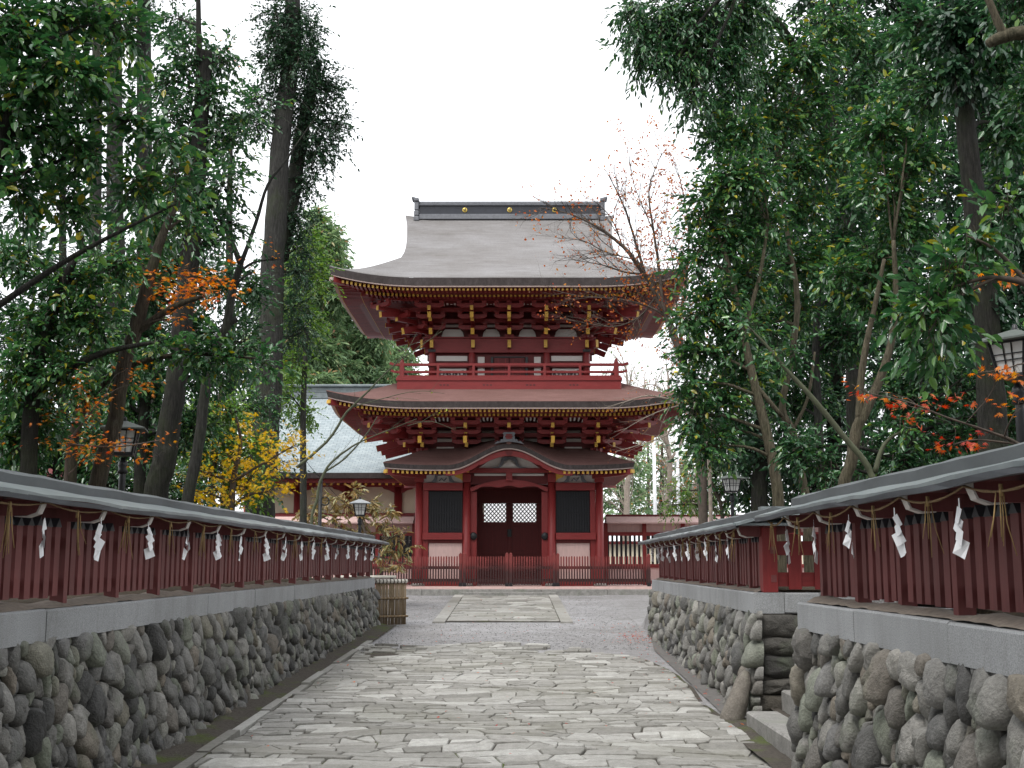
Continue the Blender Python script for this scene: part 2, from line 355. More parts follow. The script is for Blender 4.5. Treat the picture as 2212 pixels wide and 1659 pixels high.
M['lime'] = m_leaf('lime_leaflet', [(0, (.16, .24, .02)), (1, (.36, .42, .05))], .5, .4)

# ------------------------------------------------------------------ ground
def ground_mesh():
    xs = sorted(set([-400, -150, -60, -30, -20, -14, -10, -7, -5, -4, -3.5, -3.26, -3.2, -2.9, -2.0, -1, 0, 1, 2, 2.4, 2.45, 2.62, 2.7, 3.0, 3.4, 3.5, 4, 5, 7, 10, 14, 20, 30, 60, 150, 400]))
    ys = sorted(set([-300, -60, -20, -8, -2] + list(np.arange(0, 37, .5)) + [9.2, 9.35, 12.1, 12.25, 22.8, 22.95, 38, 42, 48, 60, 90, 150, 300, 900]))
    m = MB()
    def z(x, y):
        if x <= -3.2: return bank_l(y)
        if x >= 2.7 or (x >= 2.45 and y < 9.2):
            if 9.3 < y < 12.2 and x < 3.45: return prof(y) - .02
            return bank_r(y)
        return prof(y) - .02
    m.grid([[(x, y, z(x, y)) for x in xs] for y in ys], False)
    return m
g = ground_mesh().build('ground', M['gravel']); tag(g, kind='structure', label='grey gravel and bare earth ground around the gate', cat='ground')
# woodland floor behind both walls
rng = random.Random(5)
m = MB()
for (x0, x1, s) in ((-40, -3.24, -1), (2.78, 40, 1)):
    xs = [x0 + (x1 - x0) * (i / 30) ** (0.4 if s < 0 else 2.5) for i in range(31)]
    ys = list(np.arange(-6, 27.5 if s < 0 else 24.5, .7))
    m.grid([[(x if not (s > 0 and 9.0 < y < 12.3) else max(x, 3.5), y, (bank_l(y) if s < 0 else bank_r(y)) + .02 + rng.uniform(0, .06)) for x in xs] for y in ys], True)
tag(m.build('woodland_floor', M['litter']), 'brown leaf litter under the trees behind the walls', 'ground', kind='structure')
# soil gutters beside the paving and earth heaped on the copings
m = MB()
def earth_strip(xa, xb, ys, zf, amp, nx=7):
    rows = []
    for y in ys: rows.append([(lerp(xa(y), xb(y), i / (nx - 1)), y, zf(lerp(xa(y), xb(y), i / (nx - 1)), y, i / (nx - 1)) + rng.uniform(-amp, amp)) for i in range(nx)])
    m.grid(rows, True)
earth_strip(lambda y: -3.05, lambda y: -2.5, np.arange(3, 26, .18), lambda x, y, t: prof(y) + .06 * (1 - t) ** 2 - .002, .010)
earth_strip(lambda y: 1.95, lambda y: 3.4, np.arange(3, 12.2, .18), lambda x, y, t: prof(y) + (.03 if x < 2.2 else 0) - .004, .010)
m2 = m; m = MB(); earth_strip(lambda y: interp(y, [12, 20, 23.5], [2.1, 2.25, 2.6]), lambda y: 2.75, np.arange(12.2, 23.4, .18), lambda x, y, t: prof(y) + .06 * t ** 2 - .006, .008)
tag(m.build('dirt', M['dirt']), 'grey trodden dirt along the foot of the far right wall', 'ground', kind='structure'); m = m2
tag(m.build('soil', M['soil']), 'dark mossy soil along the foot of the stone walls', 'ground', kind='structure')
m = MB()
earth_strip(lambda y: -3.28, lambda y: -2.99, np.arange(3, 25.7, .09), lambda x, y, t: 1.322 + .035 * math.sin(math.pi * min(1, t * .9 + .1)) + .02 * math.sin(y * 5.7) * math.sin(y * 2.1 + 1) * (1 - abs(2 * t - 1)), .006, 6)
earth_strip(lambda y: 2.17, lambda y: 2.46, np.arange(3, 9.2, .09), lambda x, y, t: 1.322 + .035 * math.sin(math.pi * min(1, t * .9 + .05)) + .02 * math.sin(y * 5.7) * math.sin(y * 2.1 + 1) * (1 - abs(2 * t - 1)), .006, 6)
earth_strip(lambda y: lerp(2.41, 2.6, (y - 12.1) / 10.7), lambda y: lerp(2.68, 2.87, (y - 12.1) / 10.7), np.arange(12.25, 22.8, .09), lambda x, y, t: 1.322 + .03 * math.sin(math.pi * min(1, t * .9 + .05)) + .018 * math.sin(y * 5.7) * math.sin(y * 2.1 + 1) * (1 - abs(2 * t - 1)), .006, 6)
tag(m.build('sandy_earth', M['sand']), 'pale sandy earth heaped behind the granite copings', 'ground', kind='structure')

# ------------------------------------------------------------------ cell packing (stones, paving)
def clip(poly, a, b, c):
    out = []; n = len(poly)
    for i in range(n):
        p, q = poly[i], poly[(i + 1) % n]
        dp, dq = a * p[0] + b * p[1] - c, a * q[0] + b * q[1] - c
        if dp <= 0: out.append(p)
        if dp * dq < 0:
            t_ = dp / (dp - dq); out.append((p[0] + (q[0] - p[0]) * t_, p[1] + (q[1] - p[1]) * t_))
    return out
def cells(sites, wts, bound, reach):
    S = np.array(sites); res = []
    for i, (x, y) in enumerate(sites):
        d = np.hypot(S[:, 0] - x, S[:, 1] - y); idx = np.argsort(d)[1:26]
        poly = [(max(bound[0], x - reach), max(bound[2], y - reach)), (min(bound[1], x + reach), max(bound[2], y - reach)),
                (min(bound[1], x + reach), min(bound[3], y + reach)), (max(bound[0], x - reach), min(bound[3], y + reach))]
        for j in idx:
            if d[j] > 2 * reach or not poly: break
            a, b = S[j, 0] - x, S[j, 1] - y
            c = (S[j, 0] ** 2 + S[j, 1] ** 2 - x * x - y * y + wts[i] - wts[j]) / 2
            poly = clip(poly, a, b, c)
        res.append(poly)
    return res
def chaikin(p, k=.25):
    out = []
    for i in range(len(p)):
        a, b = p[i], p[(i + 1) % len(p)]
        out += [(a[0] * (1 - k) + b[0] * k, a[1] * (1 - k) + b[1] * k), (a[0] * k + b[0] * (1 - k), a[1] * k + b[1] * (1 - k))]
    return out
def centroid(p): return (sum(q[0] for q in p) / len(p), sum(q[1] for q in p) / len(p))
def area(p): return .5 * abs(sum(p[i][0] * p[(i + 1) % len(p)][1] - p[(i + 1) % len(p)][0] * p[i][1] for i in range(len(p))))
def pack(L, H, rnd, rmin, rmax, sx=1.25, top_big=True):
    sites, rad = [], []
    W_ = L * sx
    for tr in range(9000):
        f = tr / 9000
        r = lerp(rmax, rmin, f ** .42) * rnd.uniform(.7, 1.15)
        x, y = rnd.uniform(-.1, W_ + .1), rnd.uniform(-.08, H + .02)
        if top_big and r > .75 * rmax and y < .55 * H and rnd.random() < .55: continue
        if all((x - a) ** 2 + (y - b) ** 2 > (.86 * (r + q)) ** 2 for (a, b), q in zip(sites, rad)):
            sites.append((x, y)); rad.append(r)
    return sites, rad, W_
def stone_face(L, H, rnd, place, rmin=.036, rmax=.17, sx=1.38, dcap=.17):
    """field-stone facing in (s along, t up); place(s,t,d)->xyz, d outward"""
    sites, rad, W_ = pack(L, H, rnd, rmin, rmax, sx)
    cs = cells(sites, [r * r for r in rad], (-.15, W_ + .15, -.15, H + .03), .34)
    m = MB()
    for poly, r in zip(cs, rad):
        if len(poly) < 3 or area(poly) < .0009: continue
        poly = [(p[0] / sx, p[1]) for p in poly]
        c = centroid(poly); ang = rnd.random() < .45
        shr = rnd.uniform(.88, .985)
        poly = [(c[0] + (p[0] - c[0]) * shr, c[1] + (p[1] - c[1]) * shr) for p in poly]
        poly = chaikin(poly, .15 if ang else .27); 
        if not ang: poly = chaikin(poly, .25)
        n = len(poly); sz = math.sqrt(area(poly)); dp = min(dcap, .46 * sz) * rnd.uniform(.8, 1.25); base = rnd.uniform(-.02, .02)
        ringsp = [(1.0, -.35), (1.0, .1), (.96, .48), (.84, .78), (.58, .95), (.28, 1.0)] if not ang else [(1.0, -.35), (1.0, .25), (.95, .62), (.80, .86), (.5, .97), (.25, 1.0)]
        ph = rnd.uniform(0, 99); am = .06 if ang else .02; tx, ty = rnd.uniform(-.35, .35), rnd.uniform(-.45, .25)
        vs = []
        for k, (sc, hgt) in enumerate(ringsp):
            for i, p in enumerate(poly):
                dx, dy = (p[0] - c[0]) * sc, (p[1] - c[1]) * sc
                w = am * sz * (math.sin(dx * 31 / sz * .35 + ph) * math.cos(dy * 27 / sz * .35 + ph * 1.7) + .5 * math.sin((dx + dy) * 50 / sz * .35 + ph)) * (hgt > .2)
                vs.append(place(c[0] + dx, c[1] + dy, base + dp * hgt + w + (tx * dx + ty * dy) * (hgt > .2) * .8))
        vs.append(place(c[0], c[1], base + dp * 1.0))
        fs = []
        K = len(ringsp)
        for k in range(K - 1):
            for i in range(n): fs.append((k * n + i, k * n + (i + 1) % n, (k + 1) * n + (i + 1) % n, (k + 1) * n + i))
        for i in range(n): fs.append(((K - 1) * n + i, (K - 1) * n + (i + 1) % n, K * n))
        m.add(vs, fs, True)
    return m
def fix_normals(o):
    import bmesh
    b = bmesh.new(); b.from_mesh(o.data); bmesh.ops.recalc_face_normals(b, faces=b.faces); b.to_mesh(o.data); b.free()

def stone_wall(name, label, s0, s1, frame, H0, H1, gz, joints, seed, cap_h=.2, cap_d=.30, zcap=1.12):
    """frame(s)->(xyz of face line at z=0, outward 2D normal). s runs along the wall"""
    rnd = random.Random(seed)
    L = s1 - s0; H = max(H0, H1) + .12
    mid = frame((s0 + s1) / 2)[0]
    root = thing(name, label, 'stone wall', (mid[0], mid[1], gz((s0 + s1) / 2)))
    def place(s, t_, d):
        p, nrm = frame(s0 + s)
        g_ = gz(s0 + s) - .1; tt = min(1, t_ / H)
        z = g_ + t_ * (zcap - g_) / H
        d2 = d - .05 + .06 * (1 - tt)
        return (p[0] + nrm[0] * d2, p[1] + nrm[1] * d2, z)
    o = stone_face(L, H, rnd, place).build('stone_facing', M['stone'], root); fix_normals(o)
    m = MB()
    ss = np.linspace(s0, s1, 24)
    fr = [frame(s) for s in ss]
    def off(p, nrm, d, z): return (p[0] + nrm[0] * d, p[1] + nrm[1] * d, z)
    lo = [off(p, n_, -.03, gz(s) - .3) for (p, n_), s in zip(fr, ss)]; hi = [off(p, n_, -.075, zcap - .002) for (p, n_), s in zip(fr, ss)]
    bl = [off(p, n_, -.36, gz(s) - .3) for (p, n_), s in zip(fr, ss)]; bh = [off(p, n_, -.36, zcap - .002) for (p, n_), s in zip(fr, ss)]
    m.strip(lo, hi); m.strip(hi, bh); m.strip(bh, bl)
    m.add([lo[0], hi[0], bh[0], bl[0]], [(0, 1, 2, 3)]); m.add([lo[-1], hi[-1], bh[-1], bl[-1]], [(3, 2, 1, 0)])
    m.build('mortar_core', M['mortar'], root)
    js = [s0] + [j for j in joints if s0 + .3 < j < s1 - .3] + [s1]
    for a, b in zip(js[:-1], js[1:]):
        (p, n_), (q, n2) = frame(a + .005), frame(b - .005)
        m = MB(); z0, z1 = zcap + rnd.uniform(-.002, .002), zcap + cap_h + rnd.uniform(-.003, .003); e = .012; jo = rnd.uniform(-.003, .003)
        sec = [(jo, z0), (jo, z1 - e), (jo - e, z1), (-cap_d, z1), (-cap_d, z0)]
        A = [off(p, n_, d, z) for d, z in sec]; B = [off(q, n2, d, z) for d, z in sec]; k = len(sec)
        m.add(A + B, [(i, (i + 1) % k, (i + 1) % k + k, i + k) for i in range(k)] + [tuple(range(k - 1, -1, -1)), tuple(range(k, 2 * k))])
        ob = m.build('coping_block', M['granite'], root); fix_normals(ob)
    return root

wall_l = stone_wall('stone_wall', 'long fieldstone retaining wall with grey granite coping, left of the paved path', 3.2, 25.65,
    lambda s: ((-2.95, s), (1, 0)), 1.1, .8, prof, [5.6, 7.7, 9.74, 11.74, 13.85, 16.3, 18.5, 20.6, 22.9], 11)
wall_r = stone_wall('stone_wall', 'nearer fieldstone wall with granite coping right of the path, in front of the stone steps', 3.0, 9.25,
    lambda s: ((2.13, s), (-1, 0)), 1.1, 1.05, prof, [4.6, 6.05, 7.72], 23)
wall_r2 = stone_wall('stone_wall', 'far fieldstone wall with granite coping right of the path, running on beyond the stone steps', 12.1, 22.8,
    lambda s: ((lerp(2.36, 2.55, (s - 12.1) / 10.7), s), (-1, 0)), 1.03, .85, prof, [14.4, 16.4, 18.6, 20.7], 37)
# end returns of the two long walls
def end_face(parent, place, L, H, seed, mat='stone', rmin=.07, rmax=.17):
    o = stone_face(L, H, random.Random(seed), place, rmin, rmax, 1.0).build('end_stones', M[mat], parent); fix_normals(o)
end_face(wall_l, lambda s, t_, d: (-3.0 - max(0, s) * .8, 25.53 + d, .25 + t_), .5, .86, 3)
end_face(wall_r, lambda s, t_, d: (2.24 + max(0, s) * .8, 9.10 + d, -.05 + t_), .5, 1.15, 4)
end_face(wall_r2, lambda s, t_, d: (2.66 + max(0, s) * .8, 22.65 + d, .2 + t_), .45, .9, 5)
# wall at the back of the recess: big dark boulders, granite coping
rec = thing('stone_wall', 'short recessed wall of big dark flat boulders behind the stone steps', 'stone wall', (3.1, 12.15, .1))
rnd = random.Random(8)
m = MB()
def boulder(m, c, sx, sz, dp, seed, y0):
    r_ = random.Random(seed); n = 22; K = [(1, -.4), (1, .2), (.94, .62), (.75, .9), (.4, 1.0)]
    ph = r_.uniform(0, 9); vs = []
    for sc, h in K:
        for i in range(n):
            a = 2 * math.pi * i / n; ca, sa = math.cos(a), math.sin(a)
            e = .55
            x = math.copysign(abs(ca) ** e, ca) * sx * (1 + .07 * math.sin(2 * a + ph) + .05 * math.sin(3 * a + ph * 2)); z = math.copysign(abs(sa) ** e, sa) * sz * (1 + .1 * math.sin(2 * a + ph * 3))
            vs.append((c[0] + x * sc, y0 - dp * h + .01 * math.sin(x * 20 + ph), c[1] + z * sc + .08 * x * math.sin(ph)))
    vs.append((c[0], y0 - dp, c[1])); fs = []
    for k in range(len(K) - 1):
        for i in range(n): fs.append((k * n + i, k * n + (i + 1) % n, (k + 1) * n + (i + 1) % n, (k + 1) * n + i))
    b = (len(K) - 1) * n
    for i in range(n): fs.append((b + i, b + (i + 1) % n, b + n))
    m.add(vs, fs, True)
for k, (x, z, sx, sz) in enumerate([(2.62, 1.0, .27, .115), (3.0, 1.03, .14, .09), (2.68, .80, .34, .085), (3.1, .84, .12, .10), (2.72, .60, .38, .105), (3.2, .62, .12, .11), (2.62, .42, .28, .07), (3.05, .42, .16, .08), (2.58, .23, .26, .125), (3.0, .24, .17, .11),
                                    (3.4, 1.0, .2, .12), (3.45, .75, .18, .12), (3.45, .5, .2, .13), (3.4, .25, .2, .12)]):
    boulder(m, (x, z), sx, sz, .10, 40 + k, 12.16)
o = m.build('boulder_facing', M['darkstone'], rec); fix_normals(o)
m = MB(); m.box(2.40, 3.8, 12.13, 12.42, -.1, 1.118); m.build('mortar_core', M['mortar'], rec)
for x0, x1 in ((2.665, 3.02), (3.026, 3.8)):
    m = MB(); m.bbox(x0, x1, 12.098, 12.40, 1.12, 1.32, .012); m.build('coping_block', M['granite'], rec)
# granite steps in the recess
for k, lab in enumerate(['worn granite step, lowest of the flight between the two right walls', 'second worn granite step, set back above the lowest one', 'third granite step, high in the recess', 'topmost granite step under the slatted fence side']):
    x0 = 2.17 + .40 * k; z0 = .07 + .165 * k
    s_ = thing('stone_step', lab, 'step', (x0 + .15, 10.5, z0), 'granite steps in the wall recess')
    m = MB(); m.bbox(x0, x0 + .30, 9.40, 11.66 - (.0 if k == 0 else -.3), z0 - .14, z0 + .165, .015); m.build('tread', M['step'], s_)
m = MB()
for k in range(4):
    x0 = 2.17 + .40 * k + .302
    m.grid([[(lerp(x0, x0 + .098, i / 2), y, .07 + .165 * k + .13 + rng.uniform(0, .02)) for i in range(3)] for y in np.arange(9.3, 12.2, .15)], True)
tag(m.build('moss', M['soil']), 'green moss growing between the granite steps', 'moss', kind='stuff')
# leaning long stone at the corner
m = MB(); m.tube([(2.06, 12.02, .03), (2.10, 12.04, .12), (2.18, 12.08, .30), (2.24, 12.1, .48), (2.27, 12.12, .56)], [.10, .115, .10, .075, .03], 12)
tag(m.build('leaning_stone', M['stone'], None, (2.1, 12.05, .05)), 'tall pale stone leaning against the corner beside the granite steps', 'stone')

# ------------------------------------------------------------------ paving
def slabs(name, label, xl, xr, y0, y1, seed, rowh, wmin, wmax, gap, zf, ragged=0, crack=.3):
    rnd = random.Random(seed); polys = []; y = y0
    def wave(ph, am): return lambda x: am * (math.sin(x * 1.5 + ph) + .6 * math.sin(x * 3.7 + ph * 2.3) + .4 * math.sin(x * 8.1 + ph * 1.3))
    lo = wave(rnd.uniform(0, 9), rowh * .11)
    while y < y1:
        h = rowh * rnd.uniform(.6, 1.45); hi = wave(rnd.uniform(0, 9), rowh * .11)
        x = xl(y) - rnd.uniform(0, wmax); tl = rnd.uniform(-.05, .05)
        while x < xr(y) + .3:
            w = rnd.uniform(wmin, wmax) * (1.6 if rnd.random() < .12 else 1); tr = rnd.uniform(-.35, .35) * h
            p = [(x - tl / 2, y + lo(x)), (x + w * .5, y + lo(x + w * .5)), (x + w - tr / 2, y + lo(x + w)), (x + w + tr / 2, y + h + hi(x + w)), (x + w * .5, y + h + hi(x + w * .5)), (x + tl / 2, y + h + hi(x))]
            parts = [p]
            def cut(q, nx, ny, jit):
                c_ = centroid(q); k_ = nx * c_[0] + ny * c_[1] + jit
                return [z_ for z_ in (clip(q, nx, ny, k_), clip(q, -nx, -ny, -k_)) if len(z_) > 2 and area(z_) > .004]
            if rnd.random() < crack:
                a_ = rnd.uniform(-1.2, 1.2); parts = cut(p, math.cos(a_), math.sin(a_), rnd.uniform(-.08, .08))
                if rnd.random() < .5: parts = [z_ for q in parts for z_ in (cut(q, math.cos(a_ + 1.4), math.sin(a_ + 1.4), rnd.uniform(-.04, .04)) if rnd.random() < .6 else [q])]
            elif h > rowh * 1.15 and rnd.random() < .5: parts = cut(p, rnd.uniform(-.2, .2), 1, rnd.uniform(-.03, .03))
            polys += parts; x += w; tl = tr
        y += h; lo = hi
    m = MB()
    for poly in polys:
        if len(poly) < 3: continue
        cx, cy = centroid(poly)
        if cy > y1 - ragged * rnd.random() * (1 + .8 * math.sin(cx * 2.3)): continue
        # clip to the edges of the path
        xa, xb = xl(cy), xr(cy)
        poly = clip(poly, -1, 0, -xa); poly = clip(poly, 1, 0, xb) if poly else poly
        if len(poly) < 3 or area(poly) < .006: continue
        c = centroid(poly); r = math.sqrt(area(poly)); sh = 1 - gap / r
        poly = [(c[0] + (p[0] - c[0]) * sh, c[1] + (p[1] - c[1]) * sh) for p in poly]
        poly = chaikin(poly, rnd.uniform(.06, .14))
        poly = [(p[0] + rnd.uniform(-.006, .006), p[1] + rnd.uniform(-.006, .006)) for p in poly]
        n = len(poly); dz = rnd.uniform(-.007, .009); tx, ty = rnd.uniform(-.015, .015), rnd.uniform(-.025, .025); vs = []
        for sc, h in ((1, -.06), (1, -.012), (.985 - .004 / r, -.002), (.93, .0)):
            for p in poly:
                x, y_ = c[0] + (p[0] - c[0]) * sc, c[1] + (p[1] - c[1]) * sc
                vs.append((x, y_, zf(x, y_) + dz + h + tx * (x - c[0]) + ty * (y_ - c[1])))
        fs = [(q * n + i, q * n + (i + 1) % n, (q + 1) * n + (i + 1) % n, (q + 1) * n + i) for q in range(3) for i in range(n)] + [tuple(range(3 * n, 4 * n))]
        m.add(vs, fs)
    o = m.build(name, M['slab']); tag(o, label, 'paving', kind='structure'); return o
def path_z(x, y): return prof(y) + .022 + .02 * math.sin(y * 1.9 + x * .7) * math.sin(x * 1.3 + 2) + .014 * math.sin(y * 3.7 + x * 2.2)
PXR = lambda y: interp(y, [4, 9.4, 12.7, 17, 19, 21.1], [2.0, 2.1, 2.0, 2.1, 1.55, .6])
slabs('paved_path', 'uneven grey stone slab path leading towards the gate', lambda y: -2.48, PXR, 3.6, 21.1, 2, .195, .21, .44, .006, path_z, 1.6, .33)
slabs('entrance_paving', 'short pale slab apron sloping up to the gate fence', lambda y: -1.52, lambda y: .98, 27.0, 36.0, 9, .42, .36, .85, .010, lambda x, y: prof(y) + .016, 0, .12)
m = MB()
rnd = random.Random(31)
for (x0, x1) in ((-1.80, -1.53), (.99, 1.25)):
    y = 26.6
    while y < 36.1:
        l = rnd.uniform(1.0, 1.9); y2 = min(y + l, 36.3)
        b = [(x0, y), (x1, y), (x1, y2 - .02), (x0, y2 - .02)]
        m.add([(p[0], p[1], prof(p[1]) + h) for h in (-.1, .018) for p in b], [(4, 5, 6, 7), (0, 1, 5, 4), (1, 2, 6, 5), (2, 3, 7, 6), (3, 0, 4, 7)]); y = y2
tag(m.build('paving_border', M['slab']), 'long border slabs edging the short apron', 'paving', kind='structure')
m = MB(); y = 3.6
while y < 21:
    l = rnd.uniform(.7, 1.5)
    b = [(-2.60, y), (-2.50, y), (-2.50, y + l - .012), (-2.60, y + l - .012)]; dz = rnd.uniform(-.01, .02)
    m.add([(p[0], p[1], prof(p[1]) + h + dz) for h in (-.1, .022) for p in b], [(4, 5, 6, 7), (0, 1, 5, 4), (1, 2, 6, 5), (2, 3, 7, 6), (3, 0, 4, 7)]); y += l
tag(m.build('path_kerb', M['slab']), 'narrow mossy edging stones along the left of the path', 'kerb', kind='structure')
m = MB()
m.grid([[(x, y, path_z(x, y) - .016) for x in np.linspace(-2.5, PXR(y) + .05, 12)] for y in np.arange(3.4, 19.4, .3)], True)
m.grid([[(x, y, prof(y) + .000) for x in np.linspace(-1.55, 1.0, 4)] for y in np.arange(26.9, 36.2, .5)], True)
tag(m.build('joint_soil', M['soil']), 'mossy soil in the joints of the paving', 'ground', kind='structure')

# ------------------------------------------------------------------ roofed picket fences on the walls
def roofed_fence(label, P0, P1, nrm, rise, posts, s_end, over0, over1, zig):
    """P0->P1 fence line in plan; nrm = outward normal (towards the path)"""
    P0, P1 = Vector((*P0, 0)), Vector((*P1, 0)); L = (P1 - P0).length; d = (P1 - P0) / L; N = Vector((*nrm, 0))
    rnd = random.Random(zig)
    def pt(s, o, z): p = P0 + d * s + N * o; return (p.x, p.y, z + rise * s)
    base = P0 + d * (L / 2)
    root = thing('roofed_fence', label, 'fence', (base.x, base.y, 1.32))
    def beam(m, s0, s1, o0, o1, z0, z1):
        vs = [pt(s0, o0, z0), pt(s1, o0, z0), pt(s1, o1, z0), pt(s0, o1, z0), pt(s0, o0, z1), pt(s1, o0, z1), pt(s1, o1, z1), pt(s0, o1, z1)]
        m.add(vs, [(0, 3, 2, 1), (4, 5, 6, 7), (0, 1, 5, 4), (1, 2, 6, 5), (2, 3, 7, 6), (3, 0, 4, 7)])
    for s in posts:
        m = MB(); beam(m, s - .036, s + .036, -.05, .042, 1.20, 1.96); ob = m.build('post', M['fence'], root); fix_normals(ob)
        m = MB()
        sec = [(-.3, 1.985), (-.3, 1.92), (.02, 1.875), (.20, 1.875), (.255, 1.895), (.275, 1.94), (.275, 1.965)]
        A = [pt(s - .035, o, z) for o, z in sec]; B = [pt(s + .035, o, z) for o, z in sec]; k = len(sec)
        m.add(A + B, [tuple(range(k)), tuple(range(2 * k - 1, k - 1, -1))] + [(i, i + k, (i + 1) % k + k, (i + 1) % k) for i in range(k)])
        arm = m.build('bracket_arm', M['fence'], root); fix_normals(arm)
        m = MB()
        rim = [(.13, 1.873), (.20, 1.873), (.257, 1.893), (.278, 1.94), (.278, 1.967)]
        inn = [(.13, 1.868), (.203, 1.864), (.266, 1.887), (.287, 1.939), (.287, 1.967)]
        A = [pt(s - .037, o, z) for o, z in rim]; B = [pt(s + .037, o, z) for o, z in rim]; C = [pt(s - .037, o, z) for o, z in inn]; D = [pt(s + .037, o, z) for o, z in inn]
        m.strip(A, C); m.strip(B, D); m.strip(C, D); m.add([A[-1], B[-1], D[-1], C[-1]], [(0, 1, 2, 3)]); m.add([A[0], B[0], D[0], C[0]], [(3, 2, 1, 0)])
        ob = m.build('white_tip', M['white'], arm); fix_normals(ob)
    m = MB(); caps = MB()
    ps = sorted(posts)
    for a, b in zip(ps[:-1], ps[1:]):
        n = max(2, round((b - a) / .15))
        for k in range(1, n):
            s = lerp(a, b, k / n) + rnd.uniform(-.004, .004); w = .046; zt = 1.83 + rnd.uniform(-.006, .006); ox = rnd.uniform(-.003, .003)
            beam(m, s - w, s + w, -.008 + ox, .026 + ox, 1.375 + rnd.uniform(-.008, .008), zt)
            v = [pt(s - w - .003, -.022 + ox, zt), pt(s + w + .003, -.022 + ox, zt), pt(s + w + .003, .032 + ox, zt), pt(s - w - .003, .032 + ox, zt), pt(s, -.022 + ox, zt + .06), pt(s, .032 + ox, zt + .06)]
            caps.add(v, [(0, 3, 2, 1), (0, 1, 4), (3, 5, 2), (1, 2, 5, 4), (3, 0, 4, 5)])
    ob = m.build('slat_panel', M['fence'], root); fix_normals(ob)
    ob = caps.build('slat_caps', M['zinc_dark'], ob); fix_normals(ob)
    for z in (1.46, 1.74):
        m = MB(); beam(m, ps[0] - .1, ps[-1] + .1, -.075, -.02, z - .035, z + .035); ob = m.build('rail', M['fence'], root); fix_normals(ob)
    m = MB(); beam(m, -over0 + .2, L + over1 - .2, -.05, .05, 1.962, 2.035); ob = m.build('top_beam', M['fence'], root); fix_normals(ob)
    # metal roof: soffit, sloping sheet with slightly dented eave, ridge cap
    ss = list(np.arange(-over0, L + over1, .23)) + [L + over1]
    ph_ = rnd.uniform(0, 9)
    def row(o, z, j=0, jz=0): return [pt(s, o + rnd.uniform(-j, j), z + rnd.uniform(-jz, jz) + .0035 * math.sin(s * 1.7 + ph_) + .0028 * math.sin(s * 5.1 + ph_ * 2)) for s in ss]
    m = MB()
    for sg in (1, -1):
        e0 = row(sg * .37, 1.972, .006, .006); e1 = [(p[0], p[1], p[2] + .022) for p in e0]
        i0 = row(sg * .06, 2.048); i1 = row(sg * .06, 2.073)
        md = row(sg * .20, 2.038, 0, .003)
        if sg > 0: m.strip(e1, md); m.strip(md, i1); m.strip(e0, e1)
        else: m.strip(i1, e1); m.strip(e1, e0)
        u = MB(); u.strip(i0, e0) if sg > 0 else u.strip(e0, i0); 
        m.add([e0[0], e1[0], i1[0], i0[0]], [(0, 1, 2, 3)]); m.add([e0[-1], e1[-1], i1[-1], i0[-1]], [(3, 2, 1, 0)])
        un = u.build('soffit', M['zinc_dark'], root)
    rf = m.build('roof', M['zinc'], root); fix_normals(rf)
    m = MB()
    e0 = row(.374, 1.945, .003, .004); e1 = row(.374, 1.974, .003, .002); m.strip(e0, e1); f0 = row(.350, 1.945); m.strip(f0, e0); m.strip(f0, [(p[0], p[1], p[2] + .03) for p in f0])
    m.build('eave_edge', M['zinc_dark'], rf)
    m = MB()
    sec = [(.065, 2.05), (.072, 2.13), (.0, 2.158), (-.072, 2.13), (-.065, 2.05)]
    rows = [row(o, z, .002, .003) for o, z in sec]
    for a, b in zip(rows[:-1], rows[1:]): m.strip(a, b)
    m.add([r_[0] for r_ in rows], [(4, 3, 2, 1, 0)]); m.add([r_[-1] for r_ in rows], [(0, 1, 2, 3, 4)])
    ob = m.build('ridge_cap', M['zinc_ridge'], root); fix_normals(ob)
    return root, pt, rnd
PL = [.35 + 1.085 * k for k in range(21)]
fence_l, pt_l, _ = roofed_fence('long faded maroon picket fence with grey metal roof, on top of the left wall', (-3.1, 3.6), (-3.1, 25.6), (1, 0), .003, PL, 0, .3, .65, 1)
PR = [.4 + .92 * k for k in range(7)]
fence_r, pt_r, _ = roofed_fence('nearer maroon picket fence with grey metal roof, on the wall in front of the steps', (2.33, 3.2), (2.33, 9.3), (-1, 0), 0, PR, 0, .3, .6, 2)
PF = [.10 + .80 * k for k in range(14)]
fence_f, pt_f, _ = roofed_fence('farther maroon picket fence with blue grey metal roof, beyond the steps on the right', (2.53, 12.15), (2.72, 22.75), (-1, 0), .002, PF, 0, .35, .6, 3)
# open slatted fence turning the corner above the recess, with its own little roof
rf_ = thing('slatted_fence', 'open red slatted fence turning the corner above the dark recessed wall', 'fence', (3.1, 12.24, 1.33))
for x in (2.545, 3.7):
    m = MB(); m.bbox(x - .075, x + .075, 12.155, 12.315, 1.322, 1.98, .006); m.build('post', M['red'], rf_)
for z in (1.45, 1.76):
    m = MB(); m.box(2.60, 4.2, 12.225, 12.265, z - .07, z + .07); m.build('rail', M['red_h'], rf_)
m = MB()
for x in (2.80, 3.06, 3.32, 3.56, 3.9): m.bbox(x - .065, x + .065, 12.195, 12.222, 1.35, 1.90, .005)
m.build('slat_panel', M['red'], rf_)
m = MB(); m.add([(2.13, 11.86, 2.0), (4.3, 11.86, 2.0), (4.3, 12.2, 2.09), (2.52, 12.2, 2.09)], [(0, 1, 2, 3)]); m.add([(2.13, 11.86, 1.975), (4.3, 11.86, 1.975), (4.3, 11.86, 2.0), (2.13, 11.86, 2.0)], [(0, 1, 2, 3)])
m.add([(2.13, 11.86, 1.975), (2.52, 12.2, 2.06), (4.3, 12.2, 2.06), (4.3, 11.86, 1.975)], [(0, 1, 2, 3)])
m.build('roof', M['zinc'], rf_)
m = MB(); m.box(2.47, 4.3, 12.14, 12.30, 2.06, 2.175); m.build('ridge_cap', M['zinc'], rf_)

